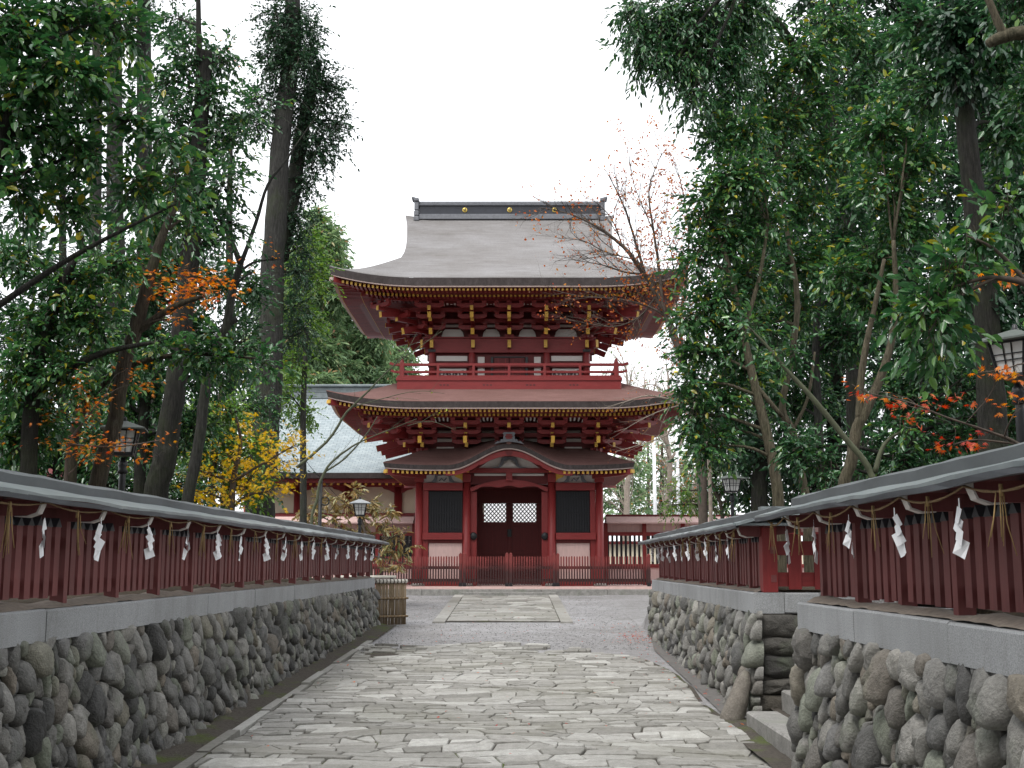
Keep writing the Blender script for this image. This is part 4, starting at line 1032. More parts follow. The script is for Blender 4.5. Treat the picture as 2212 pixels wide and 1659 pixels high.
# lower storey brackets
LX = (-2.72, -1.335, 0, 1.335, 2.72)
brackets(LX, 38.05, 2.74, 6.2, (5.30, 5.56, 5.80), (.45, .95, 1.45), 4.9, 42.3, hi_tip=[(.2, 5.72, 1.62, 5.36, .20)], side_y=(39.5, 40.9, 42.2))
for a, b in zip(LX[:-1], LX[1:]):
    for z0, z1, yy in ((5.18, 5.28, 38.02), (5.44, 5.545, 38.015), (5.70, 5.80, 38.01), (5.93, 6.0, 38.005)):
        gbox('plaster_strip', M['white'], a + .42, b - .42, yy, yy + .06, z0, z1)
    # cove ribs under the rafters: pale vertical strokes
    m = MB(); c0 = (a + b) / 2
    for k in range(5):
        xx = c0 + (k - 2) * .115 * (1.05 if b - a > 1.34 else .95); z = 6.02 - .02 * abs(k - 2) ** 2 * .5
        m.bar((GX + xx + (k - 2) * .0, 37.1, z - .02), (GX + xx + (k - 2) * .02, 36.72, z + .1), .05, .012)
    m.build('cove_ribs', M['white'], gate)

# ---- lower main roof
lower, zsL, zdL, ztL = hip_roof('lower_roof', 5.45, 35.5, 44.9, 6.43, .21, lambda d_: .40 * d_ + .012 * d_ * d_, 2.5, .32, 2.7, 2.3, M['bark_red'], M['bark_edge'], M['darkred'], gate, soff_slope=.06)
rafters(lower, 5.45, 35.5, 44.9, zsL, zdL, 2.6, .131)
# ---- balcony
bal = thing('balcony', None, None, (0, 0, 0)); bal.parent = gate
BX, BYF, BYB = 3.46, 36.72, 43.7
def ringbox(name, mat, hx, yf, yb, z0, z1, w, par):
    m = MB(); m.box(GX - hx, GX + hx, yf, yf + w, z0, z1); m.box(GX - hx, GX + hx, yb - w, yb, z0, z1); m.box(GX - hx, GX - hx + w, yf + w + .001, yb - w - .001, z0, z1); m.box(GX + hx - w, GX + hx, yf + w + .001, yb - w - .001, z0, z1)
    return m.build(name, mat, par)
m = MB(); m.box(GX - BX + .1, GX + BX - .1, BYF + .1, BYB - .1, 7.18, 7.24); m.build('deck', M['red_h'], bal)
ringbox('fascia', M['red_h'], BX, BYF, BYB, 6.94, 7.21, .08, bal)
ringbox('fascia_moulding', M['red_h'], BX + .03, BYF - .03, BYB + .03, 7.212, 7.31, .16, bal)
m = MB()
for k in range(4):
    xx = lerp(-2.0, 2.0, k / 3)
    for d_ in (-.11, 0, .11): m.bbox(GX + xx + d_ - .03, GX + xx + d_ + .03, BYF - .006, BYF + .001, 7.055, 7.085, .002)
m.build('iron_studs', M['black'], bal)
rl = thing('railing', None, None, (0, 0, 0)); rl.parent = bal
m = MB()
def rail(z, w, h, ext, par):
    m = MB(); m.bbox(GX - BX - ext, GX + BX + ext, BYF + .06, BYF + .06 + w, z - h / 2, z + h / 2, .01)
    for sx in (-1, 1):
        x0 = GX + sx * (BX - .06); m.box(min(x0, x0 - sx * w), max(x0, x0 - sx * w), BYF + .06 + w + .002, BYB, z - h / 2, z + h / 2)
        if ext: m.bar((GX + sx * (BX + ext), BYF + .06 + w / 2, z), (GX + sx * (BX + ext + .14), BYF + .06 + w / 2, z + .05), w, h * .9)
    return m.build('rail_bar', M['red_h'], par)
rail(7.72, .085, .085, .10, rl); rail(7.49, .07, .075, .06, rl); rail(7.345, .09, .075, 0, rl)
for x in (-3.32, -2.2, -1.1, 0, 1.1, 2.2, 3.32):
    big = abs(x) > 3
    m = MB(); w = .07 if big else .04
    m.bbox(GX + x - w, GX + x + w, BYF + .05, BYF + .05 + 2 * w, 7.31, 7.80 if big else 7.69, .008)
    if big: m.lathe([(0, .15), (.02, .12), (.055, .06), (.07, .0)], (GX + x, BYF + .05 + w, 7.80), 10)
    m.build('rail_post', M['red'], rl)
# ---- upper storey wall
UY, UX = 38.4, 2.56
body('upper_body', M['darkred'], UX - .04, UY + .04, 42.0, 7.0, 10.2)
for cx in (-2.5, -1.21, 1.21, 2.5):
    m = MB(); m.tube([(GX + cx, UY, 7.25), (GX + cx, UY, 8.85)], .11, 16); m.build('upper_column', M['red'], gate)
gbox('upper_beam', M['red_h'], -2.72, 2.72, UY - .12, UY + .03, 8.36, 8.82)
gbox('upper_beam_cap', M['red_h'], -2.8, 2.8, UY - .16, UY + .03, 8.822, 8.875)
gbox('nageshi_beam', M['red_h'], -2.62, 2.62, UY - .125, UY + .0, 7.88, 8.02)
for sx in (-1, 1):
    a, b = sorted((sx * 1.36, sx * 2.36))
    gbox('white_strip', M['white'], a, b, UY - .01, UY + .036, 8.10, 8.27)
    cp = gbox('carved_panel', M['white'], a + .03, b - .03, UY - .02, UY + .034, 7.32, 7.86)
    m = MB(); c0 = (a + b) / 2
    for s2 in (-1, 1):
        for (x0, z0, rr, turns) in ((.33, 7.68, .10, 1.4), (.22, 7.50, .09, -1.3), (.10, 7.66, .07, 1.2), (.36, 7.46, .06, 1.2)):
            pts = []
            for k in range(14):
                a_ = k / 13 * math.pi * 2 * turns; r_ = rr * (1 - .6 * k / 13); pts.append((GX + c0 + s2 * (x0 + r_ * math.cos(a_)), UY - .03, z0 + r_ * math.sin(a_)))
            m.tube(pts, [.032 - .012 * k / 13 for k in range(14)], 5)
        m.tube([(GX + c0, UY - .03, 7.36), (GX + c0 + s2 * .12, UY - .03, 7.44), (GX + c0 + s2 * .28, UY - .03, 7.40), (GX + c0 + s2 * .43, UY - .03, 7.52), (GX + c0 + s2 * .44, UY - .03, 7.74), (GX + c0 + s2 * .36, UY - .03, 7.80)], [.03, .022, .028, .022, .02, .01], 5)
    m.lathe([(0, .03), (.05, .025), (.06, 0)], (0, 0, 0), 10); m.v[-30:] = [(GX + c0 + p[0], UY - .03 - p[2], 7.58 + p[1]) for p in m.v[-30:]]
    m.build('scroll_carving', M['carve'], cp)
    a, b = sorted((sx * .80, sx * 1.02))
    gbox('white_board', M['white'], a, b, UY - .02, UY + .034, 7.32, 8.24)
    gbox('iron_clasp', M['black'], sx * 1.21 - .14, sx * 1.21 + .14, UY - .15, UY - .126, 7.90, 8.0)
    gbox('iron_clasp', M['black'], sx * 2.5 - .13, sx * 2.5 + .13, UY - .15, UY - .126, 7.90, 8.0)
    gbox('iron_clasp', M['black'], sx * 2.5 - .12, sx * 2.5 + .12, UY - .15, UY - .122, 8.38, 8.47)
    ud = gbox('upper_door', M['darkred'], .015 if sx > 0 else -.5, .5 if sx > 0 else -.015, UY - .03, UY + .03, 7.3, 8.20)
    m = MB()
    for z in (7.45, 7.75, 8.02): m.box(GX + (.06 if sx > 0 else -.42), GX + (.42 if sx > 0 else -.06), UY - .045, UY - .031, z - .012, z + .012)
    for xx in (.12, .36): m.box(GX + sx * xx - .012, GX + sx * xx + .012, UY - .05, UY - .046, 7.32, 8.18)
    m.build('door_battens', M['red'], ud)
    gbox('door_jamb', M['black'], .52 if sx > 0 else -.6, .6 if sx > 0 else -.52, UY - .05, UY + .03, 7.3, 8.24)
gbox('door_head', M['black'], -.5, .5, UY - .05, UY + .02, 8.205, 8.25)
UXS = (-2.5, -1.17, 0, 1.17, 2.5)
brackets(UXS, UY, 2.52, 10, (9.02, 9.28, 9.52), (.45, .95, 1.5), 8.9, 42.0, hi_tip=[(.1, 9.6, 1.5, 9.33, .17), (.1, 9.25, .85, 8.93, .19), (.05, 8.62, .30, 8.62, .24)], side_y=(39.6, 40.8, 42.0))
for a, b in zip(UXS[:-1], UXS[1:]):
    m = MB(); w = (b - a) / 2; c0 = (a + b) / 2
    top = [(c0 - w + .30, 8.90), (c0 - w + .34, 9.05), (c0 - w + .42, 9.14), (c0 + w - .42, 9.14), (c0 + w - .34, 9.05), (c0 + w - .30, 8.90), (c0 + w - .12, 8.878), (c0 - w + .12, 8.878)]
    m.prism([(GX + p[0], p[1]) for p in top], 'y', UY - .03, UY + .035); ob = m.build('plaster_panel', M['white'], gate); fix_normals(ob)
    gbox('plaster_strip', M['white'], a + .42, b - .42, UY - .02, UY + .034, 9.22, 9.30)
    m = MB()
    for k in range(5):
        xx = c0 + (k - 2) * .115; z = 9.80 - .012 * abs(k - 2) ** 2
        m.bar((GX + xx, 37.35, z - .06), (GX + xx + (k - 2) * .012, 36.82, z + .06), .055, .012)
    m.build('cove_ribs', M['white'], gate)
gbox('cove_board', M['darkred'], -3.6, 3.6, 37.4, 38.4, 9.86, 9.9)

# ---- upper hip-and-gable roof
UH, UYF, UYB, UZ = 5.45, 35.5, 44.9, 10.20
slope_u = lambda d_: 3.2 * (.70 * (d_ / 4.7) + .30 * (d_ / 4.7) ** 2)
upper, zsU, zdU, ztU = hip_roof('upper_roof', UH, UYF, UYB, UZ, .265, slope_u, 2.0, .36, 2.6, 2.2, M['bark_grey'], M['bark_edge'], M['darkred'], gate, nseg=96, soff_slope=.055)
rafters(upper, UH, UYF, UYB, zsU, zdU, 2.6, .131, True)
VX = 3.48
def flare_u(d_): return interp(d_, [1.55, 1.9, 2.3, 2.7, 3.4, 4.1, 4.7], [.06, -.02, -.08, -.10, -.07, .0, .11])
m = MB()
for sg in (1, -1):
    rows = []
    for d_ in np.concatenate([np.linspace(.25, 1.5, 8), np.linspace(1.6, 4.7, 22)]):
        f_ = flare_u(max(d_, 1.55)); k_ = min(1, max(0, (d_ - .25) / 1.3))
        X = np.concatenate([[-VX - f_], np.linspace(-VX + .12, VX - .12, 30), [VX + f_]])
        ed = max(0, (d_ - 1.55) / 3.15)
        rows.append([(GX + x, GY - sg * (4.7 - d_), UZ + slope_u(d_) + .014 * k_ * (1 if abs(x) < VX - .1 or ed > 0 else 0) + (.10 * max(0, (abs(x) - 2.4) / 1.2) ** 2 * ed)) for x in X])
    m.grid(rows, True)
top = m.build('gable_roof', M['bark_grey'], upper); fix_normals(top)
for sx in (-1, 1):
    m = MB()
    for sg in (1, -1):
        D_ = np.linspace(1.55, 4.7, 22); o = []; b = []; i = []
        for d_ in D_:
            flare = flare_u(d_) + .002; z = UZ + slope_u(d_) + .001 + .10 * 1.03 * (d_ - 1.55) / 3.15; y = GY - sg * (4.7 - d_)
            o.append((GX + sx * (VX + flare), y, z)); b.append((GX + sx * (VX + flare - .06), y, z - .22)); i.append((GX + sx * (VX + flare - .5), y, z - .24))
        m.strip(o, b); m.strip(b, i)
    vb = m.build('verge_edge', M['bark_edge'], upper); fix_normals(vb)
    m = MB(); pts = [(GX + sx * 3.15, GY - (4.7 - d_), UZ + slope_u(d_) - .1) for d_ in np.linspace(1.6, 4.7, 12)] + [(GX + sx * 3.15, GY + (4.7 - d_), UZ + slope_u(d_) - .1) for d_ in np.linspace(4.7, 1.6, 12)]
    m.add(pts, [tuple(range(len(pts)))]); m.build('gable_wall', M['red'], upper)
    m = MB()
    for sg in (1, -1):
        D_ = np.linspace(1.6, 4.7, 12); A = [(GX + sx * 3.42, GY - sg * (4.7 - d_), UZ + slope_u(d_) - .24) for d_ in D_]; B = [(p[0], p[1], p[2] - .28) for p in A]; m.strip(A, B)
    m.build('barge_board', M['red'], upper)
# ridge: black lacquered box with gilt crests, metal capping, stepped end ornaments
rg = thing('ridge', None, None, (0, 0, 0)); rg.parent = upper
m = MB(); m.bbox(GX - 3.12, GX + 3.12, GY - .20, GY + .20, 13.32, 13.50, .01); m.build('ridge_base', M['ornament'], rg)
m = MB(); m.bbox(GX - 3.10, GX + 3.10, GY - .15, GY + .15, 13.502, 13.80, .005); m.build('ridge_body', M['ridge_black'], rg)
m = MB(); m.bbox(GX - 3.16, GX + 3.16, GY - .22, GY + .22, 13.802, 13.83, .005); m.bbox(GX - 3.13, GX + 3.13, GY - .18, GY + .18, 13.832, 13.96, .03); m.build('ridge_cap', M['ornament'], rg)
for x in (-1.54, 0, 1.54):
    m = MB(); m.lathe([(0, .045), (.05, .045), (.062, .03), (.08, .03), (.085, .0)], (0, 0, 0), 20); m.v = [(GX + x + p[0], GY - .153 - p[2], 13.65 + p[1]) for p in m.v]
    cr = m.build('gilt_crest', M['crest'], rg); fix_normals(cr)
    m = MB()
    for k in range(3):
        a0 = k * 2.094 + .4
        pts = [(GX + x + .062 * (1 - .13 * j) * math.cos(a0 + j * .42), GY - .153 - .05, 13.65 + .062 * (1 - .13 * j) * math.sin(a0 + j * .42)) for j in range(6)]
        m.tube(pts, [.004, .007, .010, .013, .016, .018], 5)
    m.build('comma_swirl', M['ridge_black'], cr)
for sx in (-1, 1):
    m = MB(); x = GX + sx * 3.2
    for (w, z0, z1, dy) in ((.085, 13.93, 14.06, .30), (.075, 13.62, 13.928, .26), (.085, 13.42, 13.618, .27), (.095, 13.24, 13.418, .28), (.08, 13.10, 13.238, .26)): m.bbox(x - w, x + w, GY - dy, GY + dy, z0, z1, .03)
    m.bar((x, GY, 14.03), (x + sx * .16, GY, 14.08), .5, .06); m.build('ridge_end', M['ornament'], rg)

# ------------------------------------------------------------------ picket fence and little gates in front of the gate
FY = 37.22
def picket_fence(label, x0, x1, posts, name='picket_fence', cat='fence', pz=1.85, z0=.985, rails=(1.12, 1.50)):
    root = thing(name, label, cat, ((x0 + x1) / 2, FY, .94))
    m = MB(); n = round((x1 - x0) / .081)
    rnd = random.Random(int(x0 * 100) + 999)
    for k in range(n):
        x = x0 + (k + .5) * (x1 - x0) / n; w = .0215; zt = pz + rnd.uniform(-.008, .008); zz = z0 + rnd.uniform(-.01, .01)
        m.prism([(x - w, zz), (x + w, zz), (x + w, zt - .03), (x, zt), (x - w, zt - .03)], 'y', FY - .03, FY - .005)
    ob = m.build('pickets', M['picket'], root); fix_normals(ob)
    for z in rails:
        m = MB(); m.box(x0 - .01, x1 + .01, FY, FY + .045, z - .045, z + .045); m.build('rail', M['picket'], root)
    for (px, h) in posts:
        m = MB(); m.bbox(px - .048, px + .048, FY - .05, FY + .05, .935, h - .05, .006); m.add([(px - .048, FY - .05, h - .05), (px + .048, FY - .05, h - .05), (px + .048, FY + .05, h - .05), (px - .048, FY + .05, h - .05), (px, FY, h)], [(0, 1, 4), (1, 2, 4), (2, 3, 4), (3, 0, 4)])
        po = m.build('post', M['picket'], root)
        m = MB(); m.bbox(px - .056, px + .056, FY - .058, FY + .058, .936, 1.04, .004); m.build('iron_shoe', M['black'], po)
    return root
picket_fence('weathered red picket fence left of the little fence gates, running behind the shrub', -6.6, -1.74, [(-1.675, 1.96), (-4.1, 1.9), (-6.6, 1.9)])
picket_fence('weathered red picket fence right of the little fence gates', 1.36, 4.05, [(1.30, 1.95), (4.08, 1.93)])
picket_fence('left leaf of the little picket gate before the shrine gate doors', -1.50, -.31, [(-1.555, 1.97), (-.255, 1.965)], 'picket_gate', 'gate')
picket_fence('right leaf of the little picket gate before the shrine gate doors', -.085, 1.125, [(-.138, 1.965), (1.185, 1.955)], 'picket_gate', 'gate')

# ------------------------------------------------------------------ low roofed lattice walls either side of the gate
def lattice_wall(label, x0, x1, Y):
    root = thing('lattice_wall', label, 'fence', ((x0 + x1) / 2, Y, .9))
    zr = 3.12
    m = MB(); m.add([(x0, Y - .55, zr - .17), (x1, Y - .55, zr - .17), (x1, Y, zr + .05), (x0, Y, zr + .05), (x0, Y + .55, zr - .17), (x1, Y + .55, zr - .17)], [(0, 1, 2, 3), (3, 2, 5, 4)])
    m.box(x0, x1, Y - .56, Y - .50, zr - .215, zr - .172); m.build('plank_roof', M['pink'], root)
    m = MB(); m.box(x0, x1, Y - .07, Y + .07, zr + .01, zr + .09); m.build('ridge_beam', M['darkred'], root)
    m = MB(); m.box(x0, x1, Y - .5, Y + .5, zr - .20, zr - .18); m.build('soffit', M['darkred'], root)
    m = MB(); m.box(x0, x1, Y + .0, Y + .03, 2.62, zr - .2); m.build('upper_panel', M['pink'], root)
    for z in (2.58, 1.55, 1.02): 
        m = MB(); m.box(x0, x1, Y - .06, Y + .06, z - .06, z + .06); m.build('rail', M['red_h'], root)
    n = max(2, round((x1 - x0) / 1.22))
    for k in range(n + 1):
        x = lerp(x0, x1, k / n); m = MB(); m.box(x - .065, x + .065, Y - .075, Y + .075, .8, zr - .18); m.build('post', M['red'], root)
    m = MB(); n = round((x1 - x0) / .145)
    for k in range(n): x = lerp(x0, x1, (k + .5) / n); m.box(x - .036, x + .036, Y - .03, Y + .03, 1.61, 2.52)
    m.build('lattice_slats', M['niche'], root)
    m = MB(); m.box(x0, x1, Y + .0, Y + .04, 1.08, 1.49); m.build('lower_panel', M['pink'], root)
    return root
lattice_wall('low red lattice wall with pinkish plank roof joining the right side of the gate', 2.95, 10.5, 39.6)
lattice_wall('low red lattice wall with pinkish plank roof left of the gate, behind the brown shrub', -14.0, -3.3, 39.6)
# cream backing wall, added in place of the bright court behind the lattice
sw = thing('backing_wall', 'pale cream backing wall added for the bright court between the black lattice bars', 'wall', (7, 52, .7))
m = MB(); m.box(2.5, 16, 52, 52.3, .6, 2.45); m.build('wall_panel', M['cream'], sw)
m = MB(); m.box(2.3, 16.2, 51.8, 52.5, 2.452, 2.58); m.build('coping', M['darkred'], sw)

iw = thing('backing_wall', 'pale backing wall added deep in the court to dim the sky through the door lattice', 'wall', (-.5, 62, .7))  # added wall dims the bright sky seen through the door lattice
m = MB(); m.box(-3.4, 2.6, 62, 62.3, .6, 5.6); m.build('wall_panel', M['paper'], iw)
m = MB(); m.box(-3.6, 2.8, 61.8, 62.5, 5.602, 5.75); m.build('coping', M['darkred'], iw)

# ------------------------------------------------------------------ hall behind on the left
hall = thing('shrine_hall', 'long shrine hall with pale blue grey shingle roof and cream walls behind the gate', 'building', (-10, 49, .7))
HX0, HX1, HY = -10.35, -1.2, 46.6
m = MB(); rows = []
for d_ in np.linspace(0, 1, 14):
    y = lerp(44.9, 51.2, d_); z = 4.98 + 3.75 * (.62 * d_ + .38 * d_ * d_)
    xl = HX0 - .1 + .75 * (d_ ** 1.4)
    rows.append([(lerp(xl, HX1 + .8, i / 20), y, z + .25 * max(0, 1 - i / 5) ** 2 * (1 - d_)) for i in range(21)])
m.grid(rows, True); rf = m.build('shingle_roof', M['shingle'], hall)
m = MB(); e = rows[0]; m.strip([(p[0], p[1], p[2] - .2) for p in e], e); m.strip([(p[0], p[1] + .5, p[2] - .22) for p in e], [(p[0], p[1], p[2] - .2) for p in e]); v = [r_[0] for r_ in rows]; m.strip(v, [(p[0] + .02, p[1] + .1, p[2] - .25) for p in v]); m.build('roof_edge', M['bark_edge'], rf)
m = MB(); m.grid([[(x, y, z) for x in (HX0 + .1, HX1 + .7)] for y, z in ((51.2, 8.71), (57, 5.2))], False); m.build('rear_roof', M['shingle'], rf)
m = MB(); m.bbox(HX0 + .55, HX1 + .6, 51.0, 51.5, 8.62, 8.86, .02); m.bbox(HX0 + .5, HX1 + .65, 51.05, 51.45, 8.862, 9.12, .02); m.bbox(HX0 + .4, HX1 + .7, 50.9, 51.6, 9.122, 9.22, .02); m.build('ridge', M['zinc'], rf)
m = MB(); m.box(HX0, HX1, HY, HY + .1, 1.0, 4.9); m.build('cream_wall', M['cream'], hall)
m = MB(); m.box(HX0, HX1, HY - .06, HY - .002, 2.95, 3.55); m.build('tie_beam', M['red_h'], hall)
m = MB(); m.box(HX0 - .2, HX1, HY - .3, HY - .002, 4.55, 4.78); m.build('eave_beam', M['red_h'], hall)
m = MB(); m.box(HX0 - .3, HX1 + .4, 45.1, 45.25, 4.62, 4.78); m.build('eave_fascia', M['red_h'], hall)
m = MB(); tp = MB(); x = HX0 - .2
while x < HX1: m.bar((x, 45.26, 4.60), (x, HY, 4.72), .09, .11); tp.box(x - .05, x + .05, 45.245, 45.258, 4.54, 4.655); x += .26
r_ = m.build('rafters', M['red'], hall); tp.build('rafter_tips', M['gold'], r_)
m = MB(); m.box(HX0 + .1, HX1, HY - .05, HY - .003, 1.7, 2.94); m.build('lattice_window', M['niche'], hall)
m = MB()
for k in range(60): x = HX0 + .2 + k * .16; m.box(x - .012, x + .012, HY - .07, HY - .052, 2.4, 2.94)
for z in (2.5, 2.65, 2.8): m.box(HX0 + .2, HX1, HY - .068, HY - .053, z - .01, z + .01)
m.build('window_bars', M['step'], hall)
for k in range(5):
    x = HX0 + .05 + k * 1.93; m = MB(); m.tube([(x, HY - .1, .7), (x, HY - .1, 4.75)], .16, 12); po = m.build('pillar', M['red'], hall)
    m = MB(); m.prism([(x - .62, 4.55), (x - .55, 4.47), (x - .35, 4.42), (x - .12, 4.3), (x + .12, 4.3), (x + .35, 4.42), (x + .55, 4.47), (x + .62, 4.55)], 'y', HY - .2, HY - .06); ob = m.build('bracket', M['red_h'], po); fix_normals(ob)
# small red gabled shrine glimpsed far left
p = at(62, 1018, 30)
ss_ = thing('small_shrine', 'small red gabled shrine with white trimmed gable glimpsed over the left fence', 'building', (p.x, 30, 1.25))
m = MB(); m.box(p.x - .9, p.x + .9, 30.4, 32, 1.2, 3.7); m.build('wall', M['red'], ss_)
m = MB(); zt_ = p.z + .22
for sx in (-1, 1): m.add([(p.x, 29.9, zt_), (p.x + sx * 1.3, 29.9, zt_ - .95), (p.x + sx * 1.3, 32.4, zt_ - .95), (p.x, 32.4, zt_)], [(0, 1, 2, 3)])
m.build('roof', M['red'], ss_)
m = MB()
for sx in (-1, 1): m.bar((p.x, 29.86, zt_ - .17), (p.x + sx * 1.2, 29.86, zt_ - 1.03), .05, .06)
m.build('gable_trim', M['white'], ss_)
m = MB(); m.prism([(p.x - .9, 3.69), (p.x + .9, 3.69), (p.x, zt_ - .15)], 'y', 30.39, 30.45); ob = m.build('gable', M['darkred'], ss_); fix_normals(ob)

# ------------------------------------------------------------------ bamboo fence at the end of the left wall
bf = thing('bamboo_fence', 'bamboo cane fence with pale bound top rail at the far end of the left wall', 'fence', (-2.7, 26.3, .36))
rnd = random.Random(6)
A, B = Vector((-3.02, 25.95, 0)), Vector((-2.36, 26.35, 0))
m = MB(); x = 0
while x < 1:
    p = A.lerp(B, x); r_ = rnd.uniform(.011, .017); z0 = prof(p.y); m.tube([(p.x, p.y, z0 - .05), (p.x + rnd.uniform(-.006, .006), p.y, z0 + .86)], r_, 7); x += r_ * 2.15 / .77
m.build('canes', M['bamboo'], bf)
for h, r_, mt in ((.90, .045, 'bamboo_white'), (.54, .024, 'bamboo'), (.16, .024, 'bamboo')):
    m = MB()
    off = Vector((.03, -.04, 0)) if h < .8 else Vector((0, 0, 0))
    pts = [A.lerp(B, t_) + off + Vector((0, 0, prof(26) + h)) for t_ in (-.03, .25, .5, .75, 1.03)]; m.tube(pts, r_, 10); rl_ = m.build('bamboo_rail', M[mt], bf)
    m = MB()
    for k in range(9): q = A.lerp(B, (k + .5) / 9) + off + Vector((0, 0, prof(26) + h)); d = (B - A).normalized(); m.tube([q - d * .012, q + d * .012], r_ + .006, 8)
    m.build('cord_ties', M['rope'] if mt != 'bamboo_white' else M['twig'], rl_)
bf2 = thing('bamboo_fence', 'farther short bamboo rail fence glimpsed under the brown shrub', 'fence', (-3.2, 31, .5))
m = MB(); m.tube([(-4.6, 31, 1.28), (-3.05, 31.2, 1.28)], .04, 8); m.build('bamboo_rail', M['bamboo_white'], bf2)
for x in (-4.4, -3.8, -3.15):
    m = MB(); m.tube([(x, 31.05, .45), (x, 31.05, 1.26)], .05, 8); m.build('post', M['trunk_dark'], bf2)

# ------------------------------------------------------------------ lantern posts
def lantern(label, x, y, ztop, rz=0, pale=False, sc=1.0):
    z0 = ground(x, y); root = thing('street_lantern', label, 'lamp', (x, y, z0), 'square lantern lamps behind the walls')
    c = (x, y); ca, sa = math.cos(rz), math.sin(rz); zb = ztop - .42 * sc
    def T(px, py, z): return (x + (px * ca - py * sa) * sc, y + (px * sa + py * ca) * sc, zb + z * sc)
    m = MB(); m.tube([(x, y, z0 - .05), (x, y, zb - .30 * sc), (x, y, zb - .02)], [.042 * sc, .040 * sc, .03 * sc], 14); m.lathe([(.03, 0), (.065, .02), (.045, .06), (.06, .10), (.05, .15), (.035, .16)], (x, y, zb - .22 * sc), 14); m.build('pole', M['black'], root)
    hb, ht, H = .105, .155, .30
    hd = thing('lantern_head', None, None, (0, 0, 0)); hd.parent = root
    m = MB()
    for s in range(4):
        a = s * math.pi / 2
        def Q(u, w, z): return T(u * math.cos(a) - w * math.sin(a), u * math.sin(a) + w * math.cos(a), z)
        m.add([Q(-hb + .012, -hb + .004, .03), Q(hb - .012, -hb + .004, .03), Q(ht - .012, -ht + .004, H), Q(-ht + .012, -ht + .004, H)], [(0, 1, 2, 3)])
    m.build('frosted_panes', M['pane'], hd)
    m = MB()
    for s in range(4):
        a = s * math.pi / 2
        def Q(u, w, z): return T(u * math.cos(a) - w * math.sin(a), u * math.sin(a) + w * math.cos(a), z)
        m.bar(Q(-hb, -hb, 0), Q(-ht, -ht, H), .022 * sc, .022 * sc, (0, 1, 0))
        m.bar(Q(-hb, -hb, .02), Q(hb, -hb, .02), .02 * sc, .035 * sc); m.bar(Q(-ht, -ht, H), Q(ht, -ht, H), .018 * sc, .02 * sc)
        for f in (-.035, .035): m.bar(Q(f * .8, -hb - .003, .03), Q(f * 1.1, -ht - .003, H), .009 * sc, .009 * sc, (0, 1, 0))
        for zz in (.15, .20): w_ = lerp(hb, ht, zz / H); m.bar(Q(-w_, -w_ - .003, zz), Q(w_, -w_ - .003, zz), .008 * sc, .008 * sc)
    m.add([T(-hb, -hb, 0), T(hb, -hb, 0), T(hb, hb, 0), T(-hb, hb, 0)], [(3, 2, 1, 0)])
    m.build('frame', M['black'], hd)
    m = MB(); e = .255
    v = [T(-e, -e, H + .005), T(e, -e, H + .005), T(e, e, H + .005), T(-e, e, H + .005), T(-e, -e, H + .02), T(e, -e, H + .02), T(e, e, H + .02), T(-e, e, H + .02), T(-.03, -.03, H + .115), T(.03, -.03, H + .115), T(.03, .03, H + .115), T(-.03, .03, H + .115)]
    m.add(v, [(3, 2, 1, 0), (0, 1, 5, 4), (1, 2, 6, 5), (2, 3, 7, 6), (3, 0, 4, 7), (4, 5, 9, 8), (5, 6, 10, 9), (6, 7, 11, 10), (7, 4, 8, 11), (8, 9, 10, 11)]); m.build('lantern_roof', M['lamp_pale'] if pale else M['lamp_roof'], hd)
    m = MB(); p = T(0, 0, H + .115); m.lathe([(.0, .055 * sc), (.02 * sc, .045 * sc), (.026 * sc, .0)], p, 10); m.build('finial', M['black'], hd)
def lan(label, u, v, Y, rz, pale=False, sc=1.0):
    p = at(u, v, Y); lantern(label, p.x, Y, p.z, rz, pale, sc)
lan('black lantern with green grey roof, among orange maple leaves behind the left fence', 270, 909, 14.3, R(12))
lan('black lantern with pale roof beyond the end of the left fence, by the brown shrub', 778, 1078, 29.5, R(8), True)
lan('black lantern post beside the far right fence roof, against dark green leaves', 1580, 1024, 27.5, R(20))
lan('large near lantern at the right edge, rising behind the nearer right fence', 2192, 712, 9.9, R(40))
# black iron pole with a ring, thin wires
p = at(693, 1032, 28.5)
ip = thing('iron_pole', 'thin black iron pole with a ring near its top, behind the left fence end', 'pole', (p.x, 28.5, .5))
m = MB(); m.tube([(p.x, 28.5, .3), (p.x, 28.5, p.z - .1)], .045, 10); m.lathe([(0, .12), (.03, .06), (.06, 0), (.03, -.05)], (p.x, 28.5, p.z - .1), 10); m.build('shaft', M['black'], ip)
m = MB(); m.tube([(p.x + .11 + .10 * math.cos(a), 28.5, p.z - .55 + .10 * math.sin(a)) for a in np.linspace(0, 6.28, 17)], .018, 6); m.build('ring', M['black'], ip)
m = MB()
for (u, v, YY) in ((590, 845, 26), (845, 1140, 33)):
    q = at(u, v, YY); s0 = Vector((p.x, 28.5, p.z)); m.tube([s0.lerp(q, t_) - Vector((0, 0, .25 * 4 * t_ * (1 - t_))) for t_ in np.linspace(0, 1, 9)], .008, 4)
m.build('wires', M['black'], ip)
# white flagpoles beyond the gate
for (u, v, lab) in ((1412, 935, 'left one of two tall white flagpoles beyond the right side of the gate'), (1461, 870, 'right one of two tall white flagpoles, taller and partly behind leaves')):
    p = at(u, v, 60); fp = thing('flagpole', lab, 'flagpole', (p.x, 60, .7), 'white flagpoles beyond the gate'); m = MB(); m.tube([(p.x, 60, .5), (p.x, 60, p.z + 1.5)], [.10, .075], 12); sh = m.build('shaft', M['pole'], fp); m = MB(); m.lathe([(0, .16), (.08, .12), (.11, .05), (.08, 0)], (p.x, 60, p.z + 1.5), 12); m.build('finial_ball', M['crest'], fp)

